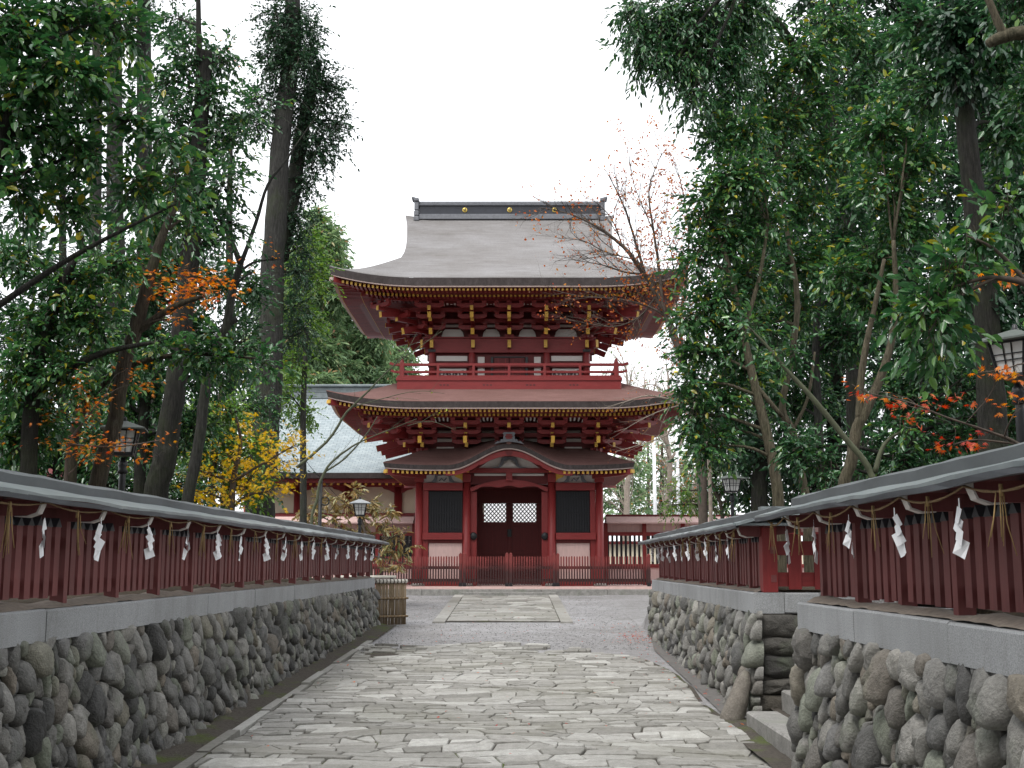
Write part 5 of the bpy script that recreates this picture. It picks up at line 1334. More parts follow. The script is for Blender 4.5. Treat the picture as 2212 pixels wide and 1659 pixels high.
# ------------------------------------------------------------------ foliage
def unit(a): return a / np.maximum(1e-9, np.linalg.norm(a, axis=1, keepdims=True))
def leaf_geo(pos, d, n, L, W, fold, rs):
    """folded pointed leaves: 6 points, two quads each"""
    d = unit(d); s = unit(np.cross(d, n)); n = np.cross(s, d); L = L[:, None]; W = W[:, None]
    bend = (rs.uniform(.02, .22, (len(pos), 1))) * L
    P = np.stack([pos, pos + d * L * .34 + s * W * .5 + n * fold * W, pos + d * L * .70 + s * W * .40 + n * (fold * W) - n * bend * .45,
                  pos + d * L - n * bend, pos + d * L * .70 - s * W * .40 + n * (fold * W) - n * bend * .45, pos + d * L * .34 - s * W * .5 + n * fold * W], 1)
    b = (np.arange(len(pos)) * 6)[:, None]
    F = np.concatenate([b + np.array([[0, 1, 2, 3]]), b + np.array([[0, 3, 4, 5]])], 0)
    return P.reshape(-1, 3), F
def clump_points(rs, c, r, n, shell=.55):
    p = unit(rs.normal(size=(n, 3))) * (rs.uniform(0, 1, (n, 1)) ** shell)
    # uneven outline: push some directions in and others out
    k = 1 + .28 * np.sin(p[:, :1] * 5 + c[0] * 3) * np.cos(p[:, 2:] * 6 + c[2] * 2) + .18 * np.sin(p[:, 1:2] * 9 + c[1])
    return np.array(c) + p * np.array(r) * k, p
def sprays(rs, clumps, leaves, tlen, L, W, droop=.35, fold=.22, upn=1.0, clump_n=5):
    """twigs gathered in sub-clumps inside each clump; leaves set alternately along each twig"""
    PV, DV, NV, LV, tw = [], [], [], [], []
    for (c, r, n) in clumps:
        sub, _ = clump_points(rs, c, r, max(2, int(clump_n)), .4)
        base, out = clump_points(rs, c, r, n, .5)
        k = rs.integers(0, len(sub), n); t_ = rs.uniform(.25, .75, (n, 1)); base = base * (1 - t_ * .75) + sub[k] * t_ * .75
        base = base + rs.normal(size=(n, 3)) * np.array(r) * .10
        td = unit(out * .7 + rs.normal(size=(n, 3)) * .55 + np.array([0, 0, -droop * .6])); tl = tlen * rs.uniform(.6, 1.35, (n, 1))
        sd_ = unit(np.cross(td, np.array([0, 0, 1.0]) + rs.normal(size=(n, 3)) * .3))
        for j in range(leaves):
            f = (j + .6) / leaves; pos = base + td * tl * f - np.array([0, 0, 1]) * (f * f * tl * droop * .5)
            sg = 1 if j % 2 else -1
            d = td * (.45 + .5 * f) + sd_ * sg * (.85 - .5 * f) + np.array([0, 0, -droop * .55]) + rs.normal(size=(n, 3)) * .22
            PV.append(pos); DV.append(d); NV.append(np.array([0, 0, upn]) + rs.normal(size=(n, 3)) * .45 - td * .1); LV.append(L * rs.uniform(.5, 1.35, n))
        tw.append((base, td, tl))
    P, D, N, LL = np.concatenate(PV), np.concatenate(DV), np.concatenate(NV), np.concatenate(LV)
    V, F = leaf_geo(P, D, N, LL, LL * (W / L), fold, rs)
    # twig slivers
    B = np.concatenate([t_[0] for t_ in tw]); T = np.concatenate([t_[1] for t_ in tw]); TL = np.concatenate([t_[2] for t_ in tw])
    s = unit(np.cross(T, np.array([.3, .2, 1.0]))) * .004
    TV = np.stack([B - s - T * TL * .3, B + s - T * TL * .3, B + T * TL * .95 + s * .4 - np.array([0, 0, 1]) * TL * droop * .45, B + T * TL * .95 - s * .4 - np.array([0, 0, 1]) * TL * droop * .45], 1).reshape(-1, 3)
    TF = np.arange(len(B) * 4).reshape(-1, 4)
    return V, F, TV, TF
STAR = []
for k in range(7):
    a = math.radians(-105 + 35 * k); r_ = (.55, .85, 1.0, 1.08, 1.0, .85, .55)[k]
    STAR.append((math.sin(a) * r_, math.cos(a) * r_))
    if k < 6: a2 = a + math.radians(17.5); STAR.append((math.sin(a2) * .34, math.cos(a2) * .34))
STAR.append((0, -.12)); STAR = np.array(STAR)
def maple_geo(rs, pos, d, n, L):
    """seven lobed star leaves"""
    d = unit(d); s = unit(np.cross(d, n)); n = np.cross(s, d); k = len(STAR); L = L[:, None, None]
    u, v = STAR[:, 0][None, :, None], STAR[:, 1][None, :, None]
    rad = np.hypot(STAR[:, 0], STAR[:, 1])[None, :, None]
    curl = rs.uniform(.0, .35, (len(pos), 1, 1))
    P = pos[:, None, :] + (s[:, None, :] * u + d[:, None, :] * (v * .95)) * L * .55 - n[:, None, :] * (rad ** 2) * curl * L * .4
    V = np.concatenate([pos[:, None, :], P], 1).reshape(-1, 3)
    b = (np.arange(len(pos)) * (k + 1))[:, None]; F = np.concatenate([b + np.array([[0, 1 + i, 1 + (i + 1) % k]]) for i in range(k)], 0)
    return V, F
def maple_sprays(rs, clumps, leaves, tlen, L, flat=.35):
    P, D, N, S = [], [], [], []
    for (c, r, n) in clumps:
        base, out = clump_points(rs, c, r, n, .45); td = unit(out * np.array([1, 1, .3]) + rs.normal(size=(n, 3)) * np.array([.5, .5, .18]))
        for j in range(leaves):
            f = (j + .5) / leaves; sg = 1 if j % 2 else -1; sd_ = unit(np.cross(td, np.array([[0, 0, 1.0]])))
            P.append(base + td * tlen * f + rs.normal(size=(n, 3)) * .02); D.append(td * .6 + sd_ * sg * .7 + rs.normal(size=(n, 3)) * .25 + np.array([0, 0, -.35]))
            N.append(np.array([0, 0, 1.0]) + rs.normal(size=(n, 3)) * flat); S.append(L * rs.uniform(.6, 1.25, n))
    return maple_geo(rs, np.concatenate(P), np.concatenate(D), np.concatenate(N), np.concatenate(S))

def wpath(pts, Y):
    out = []
    for q in pts:
        u, v, dy, r = q if len(q) == 4 else (q[0], q[1], 0, q[2]); p = at(u, v, Y + dy); out.append((p, r))
    return out
def smooth_path(pr, rnd, k=4, wob=.02):
    """Catmull-Rom through (point, radius) pairs"""
    P = [p for p, _ in pr]; Rr = [r for _, r in pr]; out = []; rad = []
    for i in range(len(P) - 1):
        a, b, c, d = P[max(0, i - 1)], P[i], P[i + 1], P[min(len(P) - 1, i + 2)]
        for j in range(k):
            t_ = j / k; q = .5 * ((2 * b) + (c - a) * t_ + (2 * a - 5 * b + 4 * c - d) * t_ ** 2 + (3 * b - a - 3 * c + d) * t_ ** 3)
            out.append(q + Vector((rnd.uniform(-wob, wob), rnd.uniform(-wob, wob), 0)) * Rr[i] * 2); rad.append(lerp(Rr[i], Rr[i + 1], t_))
    out.append(P[-1]); rad.append(Rr[-1]); return out, rad
ALL_LEAVES = [0]
def tree(name, label, Y, trunks, bark, crowns, group=None, cat='tree', seed=0, limbs=True, root_ground=True, limb_r=.022, side_twigs=True):
    """trunks: list of [(u, v, r) or (u, v, dy, r)]; crowns: list of dict(mat, L, W, clumps=[(u, v, dy, ru, rv, n)], ...)"""
    rnd = random.Random(seed + 1); rs = np.random.default_rng(seed + 7)
    paths = [wpath(t_, Y) for t_ in trunks]
    p0 = paths[0][0][0]; gz_ = ground(p0.x, p0.y)
    if root_ground:
        paths[0] = [(Vector((p0.x, p0.y, gz_ - .1)), paths[0][0][1] * 1.35), (Vector((p0.x, p0.y, gz_ + .25)), paths[0][0][1] * 1.1)] + paths[0] if p0.z > gz_ + .4 else [(Vector((p0.x, p0.y, gz_ - .1)), paths[0][0][1] * 1.2)] + paths[0][1:]
    root = thing(name, label, cat, (p0.x, p0.y, gz_), group)
    m = MB(); nodes = []
    for pr in paths:
        pts, rad = smooth_path(pr, rnd); m.tube(pts, rad, 12, True, .06, rnd); nodes += list(zip(pts, rad))
    worlds = []
    for cr in crowns:
        cl = []
        for q in cr['clumps']:
            u, v, dy, ru, rv, n = q; c = at(u, v, Y + dy); s = (Y + dy) / F_PX
            cl.append((tuple(c), (ru * s, cr.get('rd', .8) * (ru + rv) / 2 * s, rv * s), n))
            if limbs:
                b, br = min(nodes, key=lambda nr: (nr[0] - c).length + max(0, nr[0].z - c.z + .2) * 1.5)
                if (b - c).length > .25:
                    r0 = min(br * .6, limb_r * (1 + .4 * (b - c).length)); mid = (b + c) / 2 + Vector((rnd.uniform(-.1, .1), rnd.uniform(-.1, .1), .08 * (b - c).length))
                    pts, rad = smooth_path([(b, r0), (mid, r0 * .7), (c, r0 * .35)], rnd, 4, .3); m.tube(pts, rad, 6)
                    for _ in range(5):
                        e = c + Vector((rnd.gauss(0, .5) * ru * s, rnd.gauss(0, .5) * ru * s, rnd.gauss(0, .5) * rv * s)); st = pts[rnd.randrange(4, len(pts))]
                        m.tube([st, (st + e) / 2 + Vector((0, 0, .04)), e], [r0 * .3, r0 * .22, r0 * .1], 4)
        worlds.append(cl)
    m.build('trunk', bark, root)
    for cr, cl in zip(crowns, worlds):
        o0 = root.location
        if cr.get('maple'):
            V, F = maple_sprays(rs, cl, cr.get('per', 5), cr.get('tl', .3), cr['L'], cr.get('flat', .35))
            np_mesh('crown', V, F, M[cr['mat']], root, o0)
        else:
            V, F, TV, TF = sprays(rs, cl, cr.get('per', 9), cr.get('tl', .4), cr['L'], cr['W'], cr.get('droop', .35), cr.get('fold', .22), cr.get('upn', 1.0), cr.get('sub', 5))
            np_mesh('crown', V, F, M[cr['mat']], root, o0)
            if side_twigs: np_mesh('twigs', TV, TF, M[cr.get('twig', 'twig')], root, o0)
        ALL_LEAVES[0] += len(F)
    return root
def C(mat, L, W, clumps, **k): return dict(mat=mat, L=L, W=W, clumps=clumps, **k)
DENS = 1.3
def K(n, dens, *cl):
    """clumps with a twig count proportional to their picture area"""
    return [(u, v, dy, ru, rv, max(4, int(ru * rv * dens / 1000 * n * DENS))) for (u, v, dy, ru, rv) in cl]

# ---------------- left side
tree('tall_tree', 'tall grey trunked tree left of the gate, leafy sprouts hugging its upper trunk', 24,
     [[(560, 1110, .30), (572, 960, .27), (583, 800, .255), (587, 600, .235), (598, 440, .215), (607, 300, .19), (622, 180, .18), (630, 60, .165), (634, -80, .15)],
      [(607, 560, .5, .16), (628, 440, .6, .16), (648, 310, .7, .15), (668, 210, .8, .12), (690, 130, .8, .07)]], M['trunk'],
     [C('dark_leaf', .08, .038, K(1, 40, (625, 40, 0, 80, 60), (600, 130, 0, 60, 60), (660, 110, .2, 50, 60), (575, 215, 0, 55, 45), (640, 210, .3, 60, 50), (700, 190, .5, 55, 70), (720, 260, .6, 45, 45), (560, 270, 0, 45, 30), (655, 280, .4, 60, 40), (690, 330, .6, 60, 50), (655, 390, .6, 45, 50), (640, 470, .6, 40, 50)), tl=.4, per=9),
      C('dark_leaf', .08, .038, K(1, 24, (600, 60, -.3, 45, 60), (640, 120, -.3, 50, 60), (640, 530, .5, 40, 50), (655, 590, .5, 45, 50), (640, 660, .4, 40, 50), (650, 720, .4, 45, 45)), tl=.35)], seed=1)
tree('young_tree', 'bright green young tree close behind the tall grey trunk', 28, [[(655, 1120, .08), (655, 900, .07), (662, 700, .05), (670, 560, .03)]], M['trunk'],
     [C('fresh', .085, .04, K(1, 34, (668, 520, 0, 36, 50), (655, 580, 0, 42, 55), (680, 600, 0, 36, 55), (640, 690, 0, 50, 50), (672, 700, .3, 38, 50), (640, 780, 0, 45, 45), (620, 850, 0, 45, 50), (650, 890, .5, 40, 45)), tl=.4)], seed=2)
tree('broken_tree', 'dark leaning trunk with a broken top and one thin leader, leafy all along', 16,
     [[(335, 1075, .165), (353, 1000, .155), (375, 860, .14), (388, 760, .135), (405, 600, .13), (420, 450, .12), (430, 300, .11), (441, 160, .10), (446, 112, .085)], [(434, 200, .05), (430, 90, .04), (428, -40, .03)]], M['trunk_dark'],
     [C('oak', .085, .042, K(1, 20, (430, 420, 0, 55, 50), (480, 400, 0, 50, 45), (395, 340, 0, 55, 50), (470, 300, .2, 60, 45), (520, 250, .3, 45, 35), (440, 200, 0, 60, 45), (380, 260, 0, 50, 50), (480, 130, .4, 55, 45), (400, 120, 0, 60, 50), (350, 180, .2, 50, 50), (500, 480, .3, 40, 40), (350, 460, 0, 50, 50), (445, 520, .2, 45, 45), (380, 40, .5, 60, 40)), tl=.38)], seed=3)
tree('maple_tree', 'curving maple with orange leaves on a side limb above the left fence', 13,
     [[(212, 1045, .09), (248, 910, .085), (265, 800, .08), (288, 725, .078), (310, 650, .07), (328, 580, .06), (347, 520, .05), (380, 440, .04), (415, 360, .025)], [(290, 720, .05), (340, 685, .04), (388, 657, .034), (440, 640, .02)]], M['trunk_brown'],
     [C('orange', .085, 0, K(1, 9, (400, 630, 0, 85, 28), (440, 620, 0, 60, 25), (350, 600, .1, 40, 45), (470, 600, .2, 40, 25), (340, 660, 0, 30, 20), (360, 690, 0, 30, 14)), maple=True, per=5, tl=.28),
      C('camellia', .085, .04, K(1, 14, (330, 480, .2, 55, 45), (400, 470, .3, 45, 40), (290, 560, .2, 45, 45)), tl=.35)], seed=4)
tree('forked_tree', 'slender grey forked tree with few leaves in front of the tall grey trunk', 17,
     [[(405, 1085, .085), (430, 955, .078), (448, 810, .072), (472, 735, .07), (490, 702, .068), (503, 625, .055), (520, 572, .05)], [(520, 572, .042), (493, 505, .036), (465, 455, .03), (440, 420, .02)], [(520, 572, .034), (553, 480, .028), (578, 400, .022), (615, 350, .016), (645, 305, .011), (692, 240, .006)], [(492, 700, .05), (512, 688, .048)]], M['trunk'],
     [C('orange', .07, 0, K(1, 4, (520, 540, 0, 40, 30), (600, 560, 0, 30, 16), (545, 590, 0, 20, 14), (470, 120, 0, 40, 40)), maple=True, per=3, tl=.25),
      C('camellia', .09, .045, K(1, 9, (505, 350, .3, 50, 35), (560, 230, .4, 45, 30), (470, 260, .3, 40, 40)), tl=.4)], seed=5)
for k, (u0, u1, r, lab) in enumerate([(200, 212, .17, 'leftmost of three straight tall cedar trunks in the left wood'), (252, 246, .24, 'middle of three straight tall cedar trunks in the left wood, the thickest'), (316, 310, .23, 'rightmost of three straight tall cedar trunks in the left wood')]):
    tree('cedar_tree', lab, 30 + k, [[(u0, 1060, r * 1.1), (lerp(u0, u1, .3), 700, r), (lerp(u0, u1, .6), 350, r * .9), (u1, 0, r * .8), (u1, -250, r * .6), (u1, -600, r * .3)]], M['trunk'],
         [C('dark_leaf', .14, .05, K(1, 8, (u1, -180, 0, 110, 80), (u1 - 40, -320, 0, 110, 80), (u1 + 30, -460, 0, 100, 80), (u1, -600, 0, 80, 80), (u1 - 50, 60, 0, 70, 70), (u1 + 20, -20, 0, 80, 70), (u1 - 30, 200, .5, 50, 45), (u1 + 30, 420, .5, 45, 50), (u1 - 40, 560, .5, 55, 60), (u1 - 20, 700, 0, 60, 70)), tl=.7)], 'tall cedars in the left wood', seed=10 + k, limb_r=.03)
tree('camellia_tree', 'glossy dark evergreen filling the upper left corner with big leaves', 9.5, [[(-70, 1000, .10), (-60, 700, .09), (-30, 450, .07), (20, 250, .05), (80, 100, .03)], [(-60, 700, .03), (100, 590, .024), (220, 520, .018), (380, 440, .008)]], M['trunk_dark'],
     [C('camellia', .095, .046, K(1, 12.5, (40, 60, 0, 85, 70), (150, 30, .3, 80, 55), (250, 50, .5, 70, 45), (110, 150, 0, 75, 60), (20, 210, 0, 65, 70), (200, 160, .3, 60, 45), (90, 290, .3, 70, 55), (180, 330, .2, 60, 40), (280, 260, .4, 50, 40), (40, 400, 0, 65, 50), (140, 440, .2, 60, 40), (300, 400, .3, 55, 35), (360, 300, .3, 45, 30), (380, 380, .3, 50, 30)), tl=.36, per=9)], seed=20)
tree('camellia_tree', 'glossy evergreen at the middle of the left edge above the fence', 12.5, [[(60, 1050, .09), (70, 850, .08), (110, 680, .06), (160, 560, .04)], [(70, 850, .05), (200, 770, .035), (330, 740, .02)]], M['trunk_dark'],
     [C('camellia', .085, .042, K(1, 18, (50, 560, 0, 70, 55), (150, 610, 0, 70, 50), (240, 570, .2, 60, 45), (90, 690, 0, 75, 55), (210, 690, .1, 70, 45), (40, 800, 0, 70, 60), (140, 800, 0, 65, 50), (250, 790, 4, 55, 45), (90, 900, .2, 60, 55), (30, 950, .3, 60, 55), (190, 920, 4.5, 55, 50)), tl=.34, per=9)], seed=21)
tree('camellia_tree', 'glossy evergreen behind the left lantern and the curving maple', 18, [[(300, 1080, .09), (310, 900, .08), (340, 700, .06), (370, 560, .04)]], M['trunk_dark'],
     [C('oak', .09, .043, K(1, 26, (330, 620, 0, 65, 50), (380, 560, 0, 60, 50), (450, 600, .3, 55, 50), (300, 720, 0, 65, 55), (420, 720, .2, 60, 55), (540, 620, .3, 45, 50), (340, 830, 0, 65, 60), (450, 810, .5, 60, 55), (260, 850, 0, 55, 55), (530, 740, .5, 45, 55), (300, 950, .3, 70, 60), (410, 930, .5, 60, 60)), tl=.38)], seed=22)
tree('camellia_tree', 'evergreen with a long level branch of shiny leaves crossing the grey trunks', 14, [[(150, 1080, .07), (170, 900, .06), (260, 800, .04), (400, 765, .025), (560, 775, .012)]], M['trunk_brown'],
     [C('camellia', .09, .045, K(1, 16, (330, 750, 0, 60, 30), (420, 765, 0, 55, 28), (500, 770, 0, 55, 24), (570, 790, 0, 50, 20), (460, 740, 0, 45, 20), (250, 770, 0, 60, 35), (200, 830, 0, 50, 40)), tl=.3)], seed=23)
tree('young_tree', 'light green undergrowth tree behind the yellow maple', 22, [[(455, 1100, .07), (465, 950, .06), (480, 830, .04)]], M['trunk_brown'],
     [C('fresh', .08, .038, K(1, 26, (440, 900, 0, 55, 50), (500, 880, 0, 50, 50), (470, 980, 0, 60, 55), (400, 1010, 0, 50, 50), (540, 960, 0, 50, 60), (330, 1020, 0, 50, 45), (540, 1050, .3, 50, 50)), tl=.4),
      C('oak', .08, .038, K(1, 26, (480, 930, .6, 60, 60), (420, 960, .6, 60, 60), (560, 880, .6, 45, 60)), tl=.4)], seed=24)
tree('yellow_maple', 'yellow leaved maple rising over the left fence before the grey trunk', 19, [[(500, 1100, .05), (505, 1030, .045), (520, 960, .03), (510, 900, .015)], [(503, 1040, .025), (570, 1000, .018), (640, 960, .01)], [(503, 1040, .025), (440, 1020, .015), (400, 1000, .008)]], M['twig'],
     [C('yellow', .095, 0, K(1, 11, (505, 900, 0, 30, 28), (530, 950, 0, 45, 30), (490, 980, 0, 55, 30), (570, 985, 0, 60, 35), (450, 1020, 0, 60, 32), (540, 1030, 0, 70, 40), (610, 1000, .2, 45, 30), (630, 950, .2, 35, 22), (490, 1070, 0, 75, 30), (580, 1060, 0, 55, 32), (420, 1060, 0, 40, 25), (660, 960, .3, 30, 18), (600, 950, 0, 40, 22)), maple=True, per=6, tl=.25, flat=.6)], seed=25)
tree('young_maple', 'young maple with thin orange leaves around the left lantern', 12.5, [[(140, 1060, .02), (150, 960, .016), (190, 900, .01), (230, 850, .006)], [(150, 960, .012), (250, 965, .008), (350, 950, .005)]], M['twig'],
     [C('orange', .070, 0, K(1, 9, (170, 850, 0, 50, 30), (190, 880, 0, 50, 26), (140, 900, 0, 40, 25), (130, 960, 0, 60, 24), (210, 960, 0, 70, 18), (290, 955, 0, 60, 14), (340, 950, .2, 40, 14), (180, 990, 0, 60, 16), (320, 830, .3, 45, 14), (270, 800, .4, 35, 22), (340, 985, .2, 40, 10)), maple=True, per=4, tl=.22, flat=.3)], seed=26)
tree('hedge_tree', 'dark shrubby evergreen along the foot of the left wood', 20, [[(120, 1040, .06), (125, 980, .05), (130, 930, .03)]], M['trunk_dark'],
     [C('oak', .09, .043, K(1, 34, (40, 880, 0, 80, 60), (140, 940, 0, 80, 55), (60, 990, 0, 80, 45), (240, 1000, 0, 80, 50), (160, 1030, .2, 80, 40), (330, 1050, .2, 70, 40), (400, 1060, .4, 60, 40)), tl=.4)], seed=27)
for k, (u, lab) in enumerate([(-40, 'dark background evergreen at the far left of the left wood'), (130, 'dark background evergreen between the cedars and the left edge'), (330, 'dark background evergreen behind the leaning broken trunk'), (490, 'dark background evergreen just left of the tall grey trunk')]):
    tree('background_tree', lab, 38 + k, [[(u, 1060, .2), (u + 10, 800, .17), (u + 5, 500, .12), (u + 10, 250, .06)]], M['trunk_dark'],
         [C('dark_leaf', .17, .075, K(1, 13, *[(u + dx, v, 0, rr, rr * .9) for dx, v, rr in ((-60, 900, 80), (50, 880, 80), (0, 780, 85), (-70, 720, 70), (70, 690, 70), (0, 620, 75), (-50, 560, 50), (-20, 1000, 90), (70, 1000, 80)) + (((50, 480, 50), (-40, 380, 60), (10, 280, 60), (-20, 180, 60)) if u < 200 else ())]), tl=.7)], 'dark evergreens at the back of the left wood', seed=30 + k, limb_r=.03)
for k, (u, v, Y, lab) in enumerate([(685, 470, 62, 'tallest pale conifer behind the shingle roof, left of the gate'), (730, 560, 66, 'feathery conifer beside the left edge of the upper gate roof'), (790, 690, 64, 'low bushy conifer under the left end of the upper gate roof'), (865, 735, 70, 'small pale conifer touching the left end of the gate balcony'), (630, 560, 60, 'conifer half hidden by the tall grey trunk')]):
    cl = []
    rq = random.Random(60 + k); vv = v
    while vv < 920:
        f = (vv - v) / 300; w = 14 + min(66, 85 * f ** .6)
        for _ in range(2): cl.append((u + rq.uniform(-w, w) * .7, vv + rq.uniform(-10, 10), rq.uniform(-1.2, 1.2), w * .6 + 10, 28))
        vv += 30
    tree('conifer_tree', lab, Y, [[(u, 960, .22), (u, 760, .15), (u, v, .04)]], M['trunk_brown'], [C('conifer', .32, .095, K(1, 70, *cl), tl=.7, per=8, droop=.5, fold=.3)], 'conifers behind the shrine hall', seed=60 + k, limb_r=.03)

# thin bare tree with greenish branches before the left eave, lime leaflets
rq = random.Random(90)
def bare_tree(name, label, Y, limbs, bark, spec, leaf=None, seed=0, group=None, base_ground=True):
    """limbs: (u, v, r) polylines in the picture plane; spec: list of (every, length px, angle, radius) twig orders"""
    rnd = random.Random(seed); rs = np.random.default_rng(seed); m = MB(); tips = []
    P = [wpath(l_, Y) for l_ in limbs]; p0 = P[0][0][0]; gz_ = ground(p0.x, p0.y)
    if base_ground and p0.z > gz_: P[0] = [(Vector((p0.x, p0.y, gz_ - .1)), P[0][0][1] * 1.2)] + P[0]
    root = thing(name, label, 'tree', (p0.x, p0.y, gz_), group)
    def branch(pts, rad, depth):
        m.tube(pts, rad, 8 if rad[0] > .03 else (5 if depth < 2 else 3))
        if depth >= len(spec): tips.extend(pts[1:]); return
        ev, ln, ang, r0 = spec[depth]; L_ = sum((b - a).length for a, b in zip(pts[:-1], pts[1:])); n = max(1, int(L_ / ev))
        for i in range(n):
            f = (i + rnd.uniform(.2, 1)) / n; f = min(.98, max(.18 if depth == 0 else .1, f)); q = f * (len(pts) - 1); j = min(int(q), len(pts) - 2)
            b = pts[j].lerp(pts[j + 1], q - j); d = (pts[j + 1] - pts[j]).normalized()
            ax = Vector((rnd.gauss(0, .55), rnd.gauss(0, 1.0), rnd.gauss(0, .55)));
            if ax.length < .1: continue
            e = d.copy(); e.rotate(__import__('mathutils').Quaternion(d.cross(ax).normalized() if d.cross(ax).length > .01 else Vector((0, 1, 0)), ang * rnd.uniform(.6, 1.4))); e += Vector((0, 0, .10)); e.normalize()
            l = ln * rnd.uniform(.5, 1.3) * (1.15 - .5 * f); q_ = [b]; c = b
            for s_ in range(4):
                e = (e + Vector((rnd.gauss(0, .13), rnd.gauss(0, .13), rnd.gauss(0, .10)))).normalized(); c = c + e * l / 4; q_.append(c)
            rr = min(r0, rad[min(j, len(rad) - 1)] * .7); branch(q_, [rr * (1 - .17 * s_) for s_ in range(5)], depth + 1)
    for pr in P:
        pts, rad = smooth_path(pr, rnd, 4, .15); branch(pts, rad, 0)
    m.build('trunk', bark, root)
    if leaf:
        mat, frac, L, W, where = leaf
        T = [t_ for t_ in tips if rnd.random() < frac * (where(t_) if where else 1)]
        if T:
            T = np.array([tuple(t_) for t_ in T]); n = len(T)
            V, F, _, _ = (*leaf_geo(T + rs.normal(size=(n, 3)) * .04, rs.normal(size=(n, 3)) * np.array([1, 1, .5]) + np.array([0, 0, -.6]), rs.normal(size=(n, 3)), L * rs.uniform(.6, 1.3, n), W * rs.uniform(.7, 1.2, n), .2, rs), 0, 0)
            np_mesh('crown', V, F, M[mat], root, root.location)
    return root
bare_tree('slender_tree', 'slender greenish branches with lime leaflets stretching before the left side of the gate', 27,
    [[(672, 1130, .036), (683, 1085, .034), (692, 1040, .032), (715, 1000, .028), (760, 965, .022), (800, 945, .015), (850, 925, .010), (900, 905, .006)],
     [(700, 1020, .025), (745, 990, .02), (790, 940, .016), (815, 900, .010)], [(640, 1010, .035), (705, 955, .032), (750, 890, .028), (790, 850, .022), (850, 790, .014), (905, 750, .009), (955, 715, .005)], [(850, 790, .012), (880, 755, .008), (900, 720, .004)], [(760, 880, .014), (830, 860, .010), (900, 845, .007), (960, 850, .004)], [(880, 920, .010), (930, 910, .007), (985, 930, .004)]],
    M['twig_green'], [(.5, .7, .6, .006), (.35, .4, .6, .0035)], ('lime', .05, .09, .03, None), seed=91)
bare_tree('autumn_maple', 'nearly bare maple with sparse rusty leaves before the right side of the gate', 28,
    [[(1510, 870, .10), (1482, 800, .095), (1460, 740, .09), (1438, 680, .085), (1415, 630, .075), (1392, 592, .065), (1345, 532, .045), (1290, 490, .03), (1230, 462, .018), (1165, 448, .008)],
     [(1392, 592, .04), (1372, 520, .03), (1345, 440, .02), (1315, 380, .010)], [(1432, 670, .05), (1426, 600, .04), (1412, 500, .028), (1402, 410, .018), (1430, 330, .009)],
     [(1440, 685, .035), (1400, 662, .026), (1330, 645, .018), (1255, 640, .012), (1190, 625, .006)], [(1392, 592, .03), (1350, 588, .022), (1300, 572, .014), (1240, 562, .007)],
     [(1418, 640, .03), (1380, 685, .022), (1330, 705, .015), (1275, 700, .010), (1225, 690, .005)], [(1482, 800, .05), (1470, 700, .04), (1482, 610, .03), (1488, 510, .02), (1476, 420, .012), (1460, 350, .006)], [(1460, 740, .03), (1462, 650, .022), (1452, 560, .012), (1440, 480, .007)],
     [(1370, 560, .02), (1310, 545, .014), (1260, 520, .010), (1205, 515, .005)], [(1345, 532, .02), (1320, 470, .014), (1280, 430, .008)], [(1412, 500, .016), (1370, 400, .010), (1360, 340, .005)]],
    M['twig'], [(.20, 1.05, .62, .010), (.16, .6, .65, .006), (.13, .30, .7, .0035)], ('rusty', .26, .07, .046, lambda p: 1.7 if p.x > 3.0 and p.z > 8.6 else (1.0 if p.x > 2.2 else .45)), seed=92)
bare_tree('autumn_maple', 'low bare branches with tiny yellow leaves crossing the right end of the lower gate roof', 26,
    [[(1530, 960, .04), (1490, 890, .034), (1450, 865, .026), (1400, 855, .018), (1350, 868, .010), (1310, 880, .005)], [(1500, 905, .02), (1440, 940, .015), (1385, 960, .010), (1330, 975, .005)], [(1470, 875, .018), (1420, 890, .012), (1370, 915, .008), (1340, 935, .004)], [(1450, 865, .014), (1410, 830, .010), (1360, 845, .005)]],
    M['twig_pale'], [(.22, .6, .65, .005), (.16, .3, .7, .003)], ('rusty', .16, .05, .032, None), seed=93)

